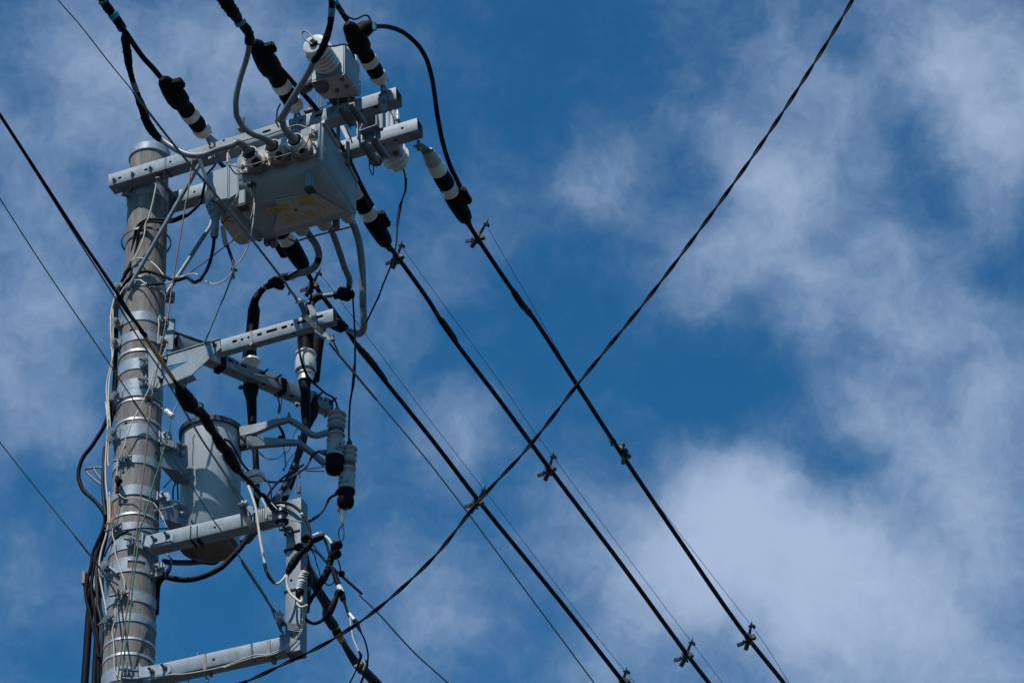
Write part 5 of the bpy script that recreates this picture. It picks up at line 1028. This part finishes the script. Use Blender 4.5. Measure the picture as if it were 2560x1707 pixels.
CB = [('black cable bulging out in a wide loop left of the pole', 'J190,60 205,400 200,800 195,1300 M500,0 470,200 400,380 330,490 260,600 150,740 95,880 85,980 100,1070 150,1180 280,1300 370,1400 420,1480 445,1568', 9.2, -.03, 'black_cable'),
      ('black cable beside the cream cables, upper pole', 'J215,0 215,500 200,1000 180,1500 M520,100 500,350 480,560 430,620 412,900 400,1080 415,1300 440,1500 N440,200', 8.2, -.045, 'dark_grey_cable'),
      ('outermost black cable at the lower left of the pole', 'N430,0 440,200 400,400 320,570 270,700 250,850 200,1050 180,1200 190,1320 230,1450 250,1568 O290,900 330,1130 350,1230', 7.6, -.02, 'black_cable'),
      ('second black cable at the lower left of the pole', 'N455,250 400,450 350,620 310,750 280,900 255,1100 270,1300 300,1450 O310,800 330,950 345,1100 345,1568', 8.2, -.01, 'black_cable'),
      ('third black cable at the lower left, nearest the pole edge', 'N440,380 420,560 370,720 345,850 320,1000 330,1200 340,1400 O360,650 395,850 390,1050 375,1300 370,1568', 8.2, .0, 'dark_grey_cable'),
      ('fourth black cable squeezed between the others low on the pole', 'N470,360 440,560 400,700 370,900 350,1100 360,1300 380,1450 O400,700 410,900', 6.5, .01, 'black_cable')]
for lab, s, wd, c_, m_ in CB: dn('pole_cable', lab, s, wd*1.15, m_, c_, 'c')
dn('pole_cable', 'thick black conduit at the far lower left beside the pole', 'N250,1180 240,1400 O225,700 205,1000 185,1300 165,1568 150,1700', 20, 'black_cable', .03, 'c')
dn('pole_cable', 'grey conduit between the black conduit and the pole, bottom left', 'N345,1250 350,1450 O330,650 320,1000 300,1350 290,1568 285,1700', 14, 'black_cable', .02, 'c')
CR = [('outer cream cable running down the left of the pole', 'G525,1090 490,1180 450,1290 420,1400 395,1568 J165,60 145,180 140,350 148,520 160,700 155,860 125,1030 112,1200 112,1400 115,1568 M440,20 470,330 450,600 438,850 440,1050 465,1300 475,1568 N465,300', 4.6, -.085),
      ('inner cream cable running down the left of the pole', 'J170,120 172,500 170,720 125,920 85,1120 90,1300 110,1500 M475,0 490,200 500,350 475,600 470,800 480,860', 3.6, -.09),
      ('lower cream cable bowing left below the crossarm bracket', 'M490,1200 495,1568 N470,330 440,480 400,600 372,720 355,860 365,1000 385,1120 410,1250 440,1400 460,1568 O455,700 480,900 510,1100 500,1300 490,1420 470,1568', 4.8, -.08)]
for lab, s, wd, c_ in CR: dn('cream_wire', lab, s, wd, 'cream_wire', c_, 'c')
dn('cream_wire', 'thin cream wire dropping from under the top crossarm onto the pole front', 'D1005,1060 985,1170 960,1290 930,1420 890,1560 G860,300 845,430 825,520 780,640 720,750 670,810', 4, 'cream_wire', (-.15, -.12), 'c')
sb = dn('wire_joint', 'black taped wire joint on the left side of the pole below the strap', 'G670,800,,4 655,840,,8 640,900,,11 600,950,,11 575,1010,,9 535,1070,,5', 8, 'black_tape', -.12, 'c')
dn('cream_wire', 'pale wire arching from the taped joint and drooping right of the pole', 'G690,790,-.125 720,765 790,760 860,775 950,825 1010,880 1060,940 1110,1000 1160,1025 1250,1010 1330,1000 1400,985,-.12', 3.6, 'cream_wire', (-.13, -.1), 'c')
dn('brown_wire', 'brown wire rising from the cable tie across the bottom cover of the control box', 'G1400,980 1550,870 1700,760 1850,640 2000,530 H420,790 510,720 600,620 660,520 685,400 690,250 650,100', 2.9, 'brown_wire', (-.14, -.32), 'c')
dn('cream_wire', 'pale wire from the pole clamp with a taped joint, rising to the switch lever', 'G520,1240 560,1170 620,1100 680,1060 780,1045 830,1075 880,1100', 3.6, 'cream_wire', -.13, 'c')
dn('wire_joint', 'black taped wire joint lying across the pole front', 'G875,1098,,4 920,1105,,7 1000,1098,,8 1060,1092,,7 1115,1090,,4', 7, 'black_tape', -.135, 'c')
dn('cream_wire', 'pale wire drooping right of the pole and curving up to the switch box', 'G1100,1090 1220,1060 1330,1010 1420,970 1520,970 1580,1010 1640,1060 1730,1097 1820,1085 1900,1040 2000,930 H430,1150 530,1050 600,930 650,800 680,640 700,500 715,300', 3.6, 'cream_wire', (-.135, -.33), 'c')
dn('brown_wire', 'long brown rope running from the crossarm down across the pole front', 'D1465,775 1440,1000 1400,1300 G1390,0 1340,300 1290,600 1240,900 1140,1568 J920,0 850,350 790,680 740,920 680,1250 650,1568 M1020,50 1000,300 960,700 930,1000 900,1250 870,1568 N850,400 790,900 740,1300 700,1568 O700,750 620,1350 590,1568 570,1750', 3.9, 'brown_wire', (-.2, -.19), 'c')
dn('red_wire', 'thin red wire loop hanging at the right side of the pole front', 'G910,1120 920,1155 960,1180 1050,1190 1105,1230 1117,1290 1100,1335', 2, 'red_wire', -.12, 'c')
t = thing('green_guy', 'green rope falling from the release stick, through a pale egg insulator, down the pole front', 'rope', U(584, 679, -.16), PC)
sub(t, 'rope', 'H440,1200,-.16 300,1568 J1600,0 1370,555,-.16', (-.16, -.1), 4, 'green_wire'); sub(t, 'rope', 'J1370,555 1180,980 1020,1340 950,1480', (-.09, -.12), 4.2, 'green_grey')
sub(t, 'rope', 'M1290,240 1265,400 1210,610 1130,890 1050,1140 1000,1350 930,1568 N920,280 870,440 860,600 830,850 790,1150 750,1568 O690,1150 640,1568 620,1740', (-.14, -.22), 4.4, 'green_wire')
a, c = U(*H('J', 855, 1440), -.14), U(*H('J', 950, 1520), -.14); MB().lathe(a, c, [(0, m2(5, a)), (.1, m2(7.5, a)), (.35, m2(8, a)), (.5, m2(6.5, a)), (.7, m2(8, a)), (1, m2(6.5, a))], 20).build('egg_insulator', 'white_porcelain', t); sub(t, 'rope', 'J760,1370 830,1440', (-.12, -.14), 5, 'dark_steel')
t = thing('wire_joint', 'rusty bolted wire joint on the pole front below the flared bracket', 'connector', U(*H('J', 650, 1310), -.21)); q = U(*H('J', 650, 1300), -.20)
MB().box(q, RT, FW, UP, .042, .03, .022, .006).build('clamp_body', 'rust', t)
for dx in (-.016, .012): MB().cyl(q+RT*dx+UP*.018-FW*.01, q+RT*dx-UP*.02-FW*.012, .006, 6).build('clamp_screw', 'rust_steel', t)
dn('cream_wire', 'thin cream wire slanting down from the rusty joint to the drilled holes', 'J880,570 860,640 740,900 700,960 650,1130 560,1330 430,1568 M880,120 830,200 780,300 740,420 700,500 690,590 640,700', 3.1, 'cream_wire', -.15, 'c')
dn('cream_wire', 'short pale wire hanging between the two upper clamp bolts', 'J790,200 765,235 770,330 758,470 760,570,,3', 3.3, 'cream_wire', -.14, 'c')
t = thing('wire_joint', 'black capped wire joint hanging on the pole front beside the transformer', 'connector', U(*H('M', 595, 1050), -.14))
sub(t, 'wire', 'M595,770 590,880 585,980', -.14, 2.8, 'cream_wire'); sub(t, 'cap', 'M590,1000,,9 600,1050,,15 605,1090,,12 590,1140,,8 590,1210,,9', -.14, 9, 'black_tape'); sub(t, 'cap', 'M590,1040 630,1060', (-.14, -.17), 13, 'black_rubber')
dn('cream_wire', 'thin cream wire wrapping rightward round the pole below the big bolt clamp', 'M610,1220 650,1260 700,1285 770,1275 880,1280 980,1310 1060,1340 1110,1400 1150,1460 1190,1568 N1180,200 1215,300 1240,350', 2.8, 'cream_wire', (-.14, -.08), 'c')
dn('red_wire', 'thin red wire beside the cream cables at the thin bright strap', 'M480,1230 515,1300 525,1400 530,1568 N510,230 530,290 480,295 440,320 435,350', 2.5, 'red_wire', -.1, 'c')
dn('red_wire', 'red wire curling from the black capped joint to the strap', 'M595,1200 610,1260 600,1350 575,1480 540,1568 N560,220 540,280 500,300', 2.8, 'red_wire', -.13, 'c')
dn('cream_wire', 'thin pale wire wandering down the pole front through the windowed clamp', 'N530,370 530,450 560,570 565,680 600,800 640,930 680,1050 685,1150 650,1260 600,1350 570,1430 565,1500 O560,740 530,850 525,920 545,1050 550,1250 555,1370 600,1475 700,1500 850,1500 1100,1480 1300,1455 1450,1450 1650,1420 1900,1370 2080,1320 Q30,1360 250,1270 450,1200 640,1190 800,1120 950,1020 1040,900 1075,780 1080,600', 2.8, 'cream_wire', (-.13, -.15), 'c')
dn('cream_wire', 'second thin pale wire along the bottom crossarm and up the post', 'Q50,1365 250,1290 480,1225 680,1195 850,1120 960,1030 1060,900 1100,760 1095,650', 2.4, 'cream_wire', -.155, 'c')
dn('control_cable', 'black cable wrapping the pole and running right along the lower crossarm', 'N420,740,-.1 460,640 530,540 620,460 750,395 900,365,-.125 1100,372 1500,350 1700,300 1880,262 2091,215 P100,480,-.13 300,430 450,390 620,350', 4.6, 'black_cable', (-.1, -.12), 'c')
t = thing('step_bracket', 'bent steel loop bracket sticking out left of the pole', 'bracket', U(230, 1170, 0))
sub(t, 'loop', 'M400,885 300,880 230,890 180,910 220,970 300,1040 390,1110', 0, 5.5, 'rust_steel'); sub(t, 'loop', 'M285,895 330,970 390,1040', 0, 5.5, 'rust_steel')
t = thing('side_plate', 'small bolted steel plate behind the cable bundle at the lower left', 'bracket', U(230, 1460, .04))
MB().box(U(*H('N', 280, 1080), .05), RT, P, Z, .1, .01, .075, .002).build('plate', 'zinc_band', t); MB().box(U(*H('N', 290, 1200), .05), RT, P, Z, .09, .02, .05, .002).build('plate', 'dark_steel', t)
MB().box(U(*H('N', 185, 1040), .02), RT, P, Z, .014, .06, .07, .002).build('flange', 'rust_steel', t); MB().cyl(U(*H('N', 130, 1085), .02), U(*H('N', 220, 1050), .02), .008, 10).build('bolt', 'rust', t)
t = thing('bolt_pair', 'long bolt standing out in front of the windowed clamp, left end', 'bolt', U(*H('N', 430, 830), -.1)); MB().cyl(U(*H('N', 430, 830), -.1), U(*H('N', 600, 960), -.13), .0078, 12).build('shank', 'galv', t); MB().cyl(U(*H('N', 415, 820), -.1), U(*H('N', 440, 838), -.104), .013, 6).build('bolt_head', 'galv', t)
dn('cable_tail', 'black taped bundle hugging the right side of the pole below the loops', 'N1300,760,-.0,6 1280,880,-.0,9 1220,980,.0,13 1150,1060,.02,15 1120,1150,.03,11 1115,1300,.03,8 1105,1490,.03,4', 10, 'black_tape', (0, .03), 'c')
dn('green_wire', 'short green wire at the right of the windowed clamp', 'N1235,700 1290,760 1300,830 1260,900 1225,960 1215,1000', 3.4, 'green_grey', -.03, 'c')

# ------------------------------------------------------------------ splices and cables around the post
PG = 'cables and splices hanging round the post'
def pw(name, lab, s, c, wd, m_, seg=12): return wire(name, lab, 'cable', s, c, wd, m_, PG, seg=seg)
pw('drop_cable', 'thick grey conduit passing down behind the post', 'P830,100,.4 740,260,.3', (.4, .3), 15, 'grey_cable')
t = thing('trunk_cable', 'very thick dark cable leaving the post to the bottom edge, banded yellow', 'cable', U(818, 1541, .1), PG)
sub(t, 'cable', 'P1130,1080,.0,19 1180,1250,.05,23 1270,1420,.1,24 1400,1650,.2,24 Q1400,690,.25,24 1480,830,.3,24', (.0, .3), 24, 'dark_grey_cable', seg=18)
sub(t, 'tape_wrap', 'Q1390,680,,24 1440,760,,27 1500,840,,26', (.26, .31), 26, 'black_tape', seg=18); sub(t, 'yellow_wrap', 'Q1490,830,,23 1530,900,,22 1600,1030,,17', (.31, .38), 22, 'yellow_tape', seg=18)
sub(t, 'tape_wrap', 'Q1520,880 1545,945', (.31, .33), 23.5, 'black_tape', seg=16)
sub(t, 'cable', 'Q1590,1000,,17 1640,1090,,16 1720,1220,,20 1800,1330,,24 1900,1420,,24 2050,1580,,26 2200,1760', (.37, .8), 22, 'dark_grey_cable', seg=18); sub(t, 'cable_clamp', 'Q1790,1390,,30 1880,1330,,26 1890,1280,,14', (.5, .5), 26, 'hardware_black', seg=10); sub(t, 'cable_clamp', 'Q1870,1400 1900,1330 1880,1290 1850,1280', .48, 6, 'grey_cable')
sub(t, 'sheath', 'P1095,930,,17 1120,1020,,18 1140,1150,,18', (-.05, -.03), 17, 'dark_grey_cable', seg=16); sub(t, 'sheath', 'P1150,1200,,20 1165,1350,,20 Q1150,300,,19 1140,520,,17 1135,640,,13', (.02, .02), 18, 'dark_grey_cable', seg=16); sub(t, 'band', 'Q1145,330 1145,380', .0, 20, 'dull_strap', seg=16)
t = thing('inline_fuse', 'striped black and white cylinder hanging at the post', 'fuse', U(750, 1480, -.2), PG)
sub(t, 'sleeve', 'P1130,1155 1110,1205', -.2, 20, 'dark_grey_cable', seg=18); sub(t, 'label', 'P1112,1200 1080,1290', -.2, 21, 'white_plastic', seg=20); sub(t, 'sleeve', 'P1085,1275 1072,1320', -.2, 20.5, 'black_rubber', seg=18); sub(t, 'label', 'P1075,1310 1045,1440', -.2, 21, 'white_plastic', seg=20); sub(t, 'sleeve', 'P1050,1425,,21 1038,1490,,21 1040,1520,,16', -.2, 21, 'black_rubber', seg=18)
for y in (1235, 1262, 1345, 1375, 1402): 
    x = 1112+(y-1200)*(1045-1112)/240; sub(t, 'stripe', 'P%f,%f %f,%f' % (x+(2), y-5, x-1, y+6), -.2, 21.6, 'black_rubber', seg=18)
sub(t, 'lead', 'Q1062,430 1070,500 1065,520', -.2, 6.5, 'cream_wire')
pw('cream_cable', 'cream cable hanging in a long loop left of the post', 'L340,1330,-.25 P370,80,-.25 440,270 480,430 500,600 530,800 560,960 580,1060 590,1110', (-.25, -.25), 7, 'cream_wire'); pw('cable_sleeve', 'black sleeve at the bottom of the cream loop left of the post', 'P583,1090 600,1170 640,1260 680,1310 715,1345', -.25, 8.5, 'black_tape')
pw('cream_cable', 'short cream cable rising from the black sleeve to the taped splice', 'Q705,255,-.25 740,272 790,250 840,195 868,150', (-.25, -.22), 6.6, 'cream_wire')
t = thing('taped_splice', 'taped splice with two square lugs, in front of the upper post', 'connector', U(740, 1400, -.22), PG)
sub(t, 'splice_body', 'P1190,790,,17 1150,870,,20 1080,930,,16 1030,980,,19 960,1080,,22 910,1160,,19 885,1220,,11 878,1250,,9', -.22, 18, 'black_tape', seg=16)
for x, y in ((1025, 872), (1120, 765)): MB().box(U(*H('P', x, y), -.23), (RT+UP*.6), FW, (UP-RT*.6), .04, .035, .034, .006).build('square_lug', 'black_rubber', t)
pw('cream_cable', 'cream cable crossing the post front below the taped splice', 'Q878,160 872,250 890,340 930,410 990,465 1060,515', -.23, 6.6, 'cream_wire'); pw('cream_cable', 'cream cable curling under the striped cylinder', 'Q1075,500,,8 1030,500 1012,535 1040,570 1090,572 1145,545', -.2, 6.6, 'cream_wire')
t = thing('taped_splice', 'forked black splice with two round caps right of the post', 'connector', U(822, 1412, -.1), PG)
sub(t, 'bend', 'P1180,800,,15 1260,770,,16 1330,740,,16 1360,735,,14', -.12, 16, 'black_tape', seg=16); sub(t, 'white_sleeve', 'P1200,745,,10 1270,710,,11 1335,695,,10', -.14, 11, 'white_plastic'); sub(t, 'white_sleeve', 'P1375,730,,7 1420,770,,8 1460,830,,8', -.12, 8, 'cream_wire')
sub(t, 'thin_lead', 'P1370,780 1400,860 1420,940 1430,1000', -.1, 6, 'black_cable')
sub(t, 'splice_body', 'P1470,810,,11 1490,880,,15 1470,960,,16 1445,1040,,19 1430,1110,,15 1400,1200,,19 1350,1290,,21 1310,1360,,15 1260,1450,,11 1200,1540,,10 Q1160,540,,9', -.1, 16, 'black_tape', seg=16)
for x, y, x2, y2 in ((1490, 870, 1555, 845), (1480, 990, 1540, 960)):
    a, c = U(*H('P', x, y), -.1), U(*H('P', x2, y2), -.16); MB().lathe(a, c, [(0, m2(9, a)), (.2, m2(11.5, a)), (.85, m2(11.5, a)), (1, m2(9.5, a))], 24).build('round_cap', 'black_rubber', t)
sub(t, 'thin_lead', 'P1540,1040 1565,1110 1575,1190', -.1, 3.6, 'black_cable'); sub(t, 'thin_lead', 'P1180,890 1240,990 1260,1080 1290,1170 1310,1260', -.08, 3.2, 'black_cable'); sub(t, 'thin_lead', 'P1165,1090 1220,1180 1280,1290 1330,1420 1400,1530 1425,1568 Q1400,460 1440,500 1480,515', -.06, 4.2, 'black_cable'); sub(t, 'thin_lead', 'P1370,1340 1420,1370 1470,1350 1500,1320', -.08, 3.2, 'black_cable')
t = thing('inline_fuse', 'black tubular in-line fuse with a pale label, running down to the twisted cable', 'fuse', U(856, 1498, -.1), PG)
sub(t, 'body', 'P1440,1120,,9 1480,1180,,12 1510,1270,,14 1550,1370,,15', -.1, 14, 'black_rubber', seg=16); sub(t, 'label', 'P1550,1385 1590,1470', -.1, 15.5, 'white_plastic', seg=18); sub(t, 'body', 'P1590,1465,,15 1610,1560,,15 Q1600,420,,12 1640,560,,6 1690,700,,7', -.1, 14, 'black_rubber', seg=16)
sub(t, 'label', 'Q1690,660,,9 1760,750,,10', -.1, 10, 'white_plastic'); sub(t, 'body', 'Q1755,745,,12 1790,800,,12.5 1840,900,,6', -.1, 12, 'black_rubber', seg=16); sub(t, 'thin_lead', 'Q1835,890 1890,1000 1925,1130 1935,1220 1920,1350 1900,1420,,5 1860,1520,,6 1820,1620,,6', (-.1, .2), 4, 'black_cable')
sub(t, 'thin_lead', 'Q1650,590 1690,690 1720,880 1740,980 1780,1080 1810,1150', -.1, 3.6, 'cream_wire'); sub(t, 'thin_lead', 'Q1815,1150,,4 1840,1210,,8 1820,1290,,7 1790,1370,,4 1740,1480 1690,1568 1640,1650', (-.1, 0), 5, 'black_cable')
a = U(*H('Q', 1568, 140), -.1); MB().lathe(a-RT*.0, a+(RT-FW*.5).normalized()*.02, [(0, m2(8, a)), (.8, m2(8, a)), (1, m2(6, a))], 20).build('round_cap', 'black_rubber', t)
pw('taped_splice', 'thick taped splice looping below the striped cylinder', 'Q1580,380,,16 1540,380,,15 1520,450,,13 1480,540,,18 1430,640,,20 1380,710,,14 1330,750,,9 1250,785,,9 1170,770,,9 1100,710,,9 1050,630,,9 1020,560,,9 1015,530', -.12, 12, 'black_tape')
pw('black_cable', 'black cable arching over the top of the post and down its right side', 'P690,305 780,290 870,300 960,335 1040,400 1110,490 1160,600 1175,700 1172,790', (-.15, -.2), 8, 'black_cable'); MB().ball(U(*H('P', 1068, 445), -.215), .009).build('white_clip', 'white_plastic', label='small white clip on the black cable beside the post top', cat='clip')
pw('brown_wire', 'thin brown cord down the left of the post top', 'L1000,1210,.3 985,1568,.0 P985,270', (.3, -.1), 2.8, 'brown_wire', 8); pw('brown_wire', 'thin brown cord with a small dark tag above the post', 'L1045,1170,.3 1040,1350 1048,1480 1050,1568 P1050,275', (.3, -.1), 2.8, 'brown_wire', 8)
MB().box(U(*H('L', 1032, 1430), .05), B, P, Z, .018, .015, .042, .003).build('cord_tag', 'dark_steel', label='small dark clip tag on the brown cord above the post', cat='tag')
pw('black_cable', 'slack black wire pair sagging from the splice behind the transformer to the post', 'L330,1290,-.1 480,1240 560,1270 620,1330 660,1400 670,1500 P665,260', (-.1, -.1), 4.2, 'black_cable', 8); pw('black_cable', 'stub of black cable pointing up between transformer and cutouts', 'L600,1560,-.15 660,1450 760,1330 880,1230 1000,1160,,6 1090,1105,,5', (-.15, .35), 6.2, 'black_cable', 10)
pw('lead_wire', 'thin wire from the service cable end to a clip on the post', 'P620,250 700,330 780,420 850,480 950,520 1070,545', -.21, 3.4, 'grey_cable', 8); pw('lead_wire', 'cream lead running from the service cable down the crossarm face', 'P520,170 560,270 600,350 605,450 600,540', -.2, 5, 'cream_wire', 8); pw('lead_wire', 'brown lead beside it, curling back to the blue insulator', 'P590,390 620,450 650,465 700,455', -.2, 3, 'brown_wire', 8)
t = thing('hanging_wires', 'cluster of thin dark wires drooping from the diagonal arm with a black knob', 'wire', U(697, 1007, .6))
for s in ('L735,180 770,300 762,400 745,500', 'L750,180 780,320 775,420 770,500', 'L805,200 800,330 780,440 775,500', 'K400,1225 500,1240 600,1260 700,1290 780,1360 805,1420'): sub(t, 'thin_wire', s, .55 if 'K' not in s else .4, 2.8, 'brown_wire')
sub(t, 'knob_stem', 'L770,600,,6 820,690,,8 840,790,,7 825,870,,4', .42, 7, 'black_rubber'); MB().ball(U(*H('L', 790, 758), .42), m2(7.5, U(700, 1090, .42))).build('knob', 'black_rubber', t)
for s in ('L510,940 600,1010 720,1030 800,990 835,940 830,880', 'L515,955 620,1035 720,1030', 'L1010,630 960,720 950,800 900,920 860,950', 'L845,920 848,1060 860,1130 820,1170', 'L850,930 860,1050 840,1190', 'L1000,930 950,980 890,1060 860,1130 820,1190'): sub(t, 'thin_wire', s, .42, 1.9, 'hardware_black', seg=6)
wire('power_line_stub', 'dark blue-black cable passing behind the lower crossarm', 'cable', 'P480,120,.4 485,250 460,360', .42, 13, 'black_cable')
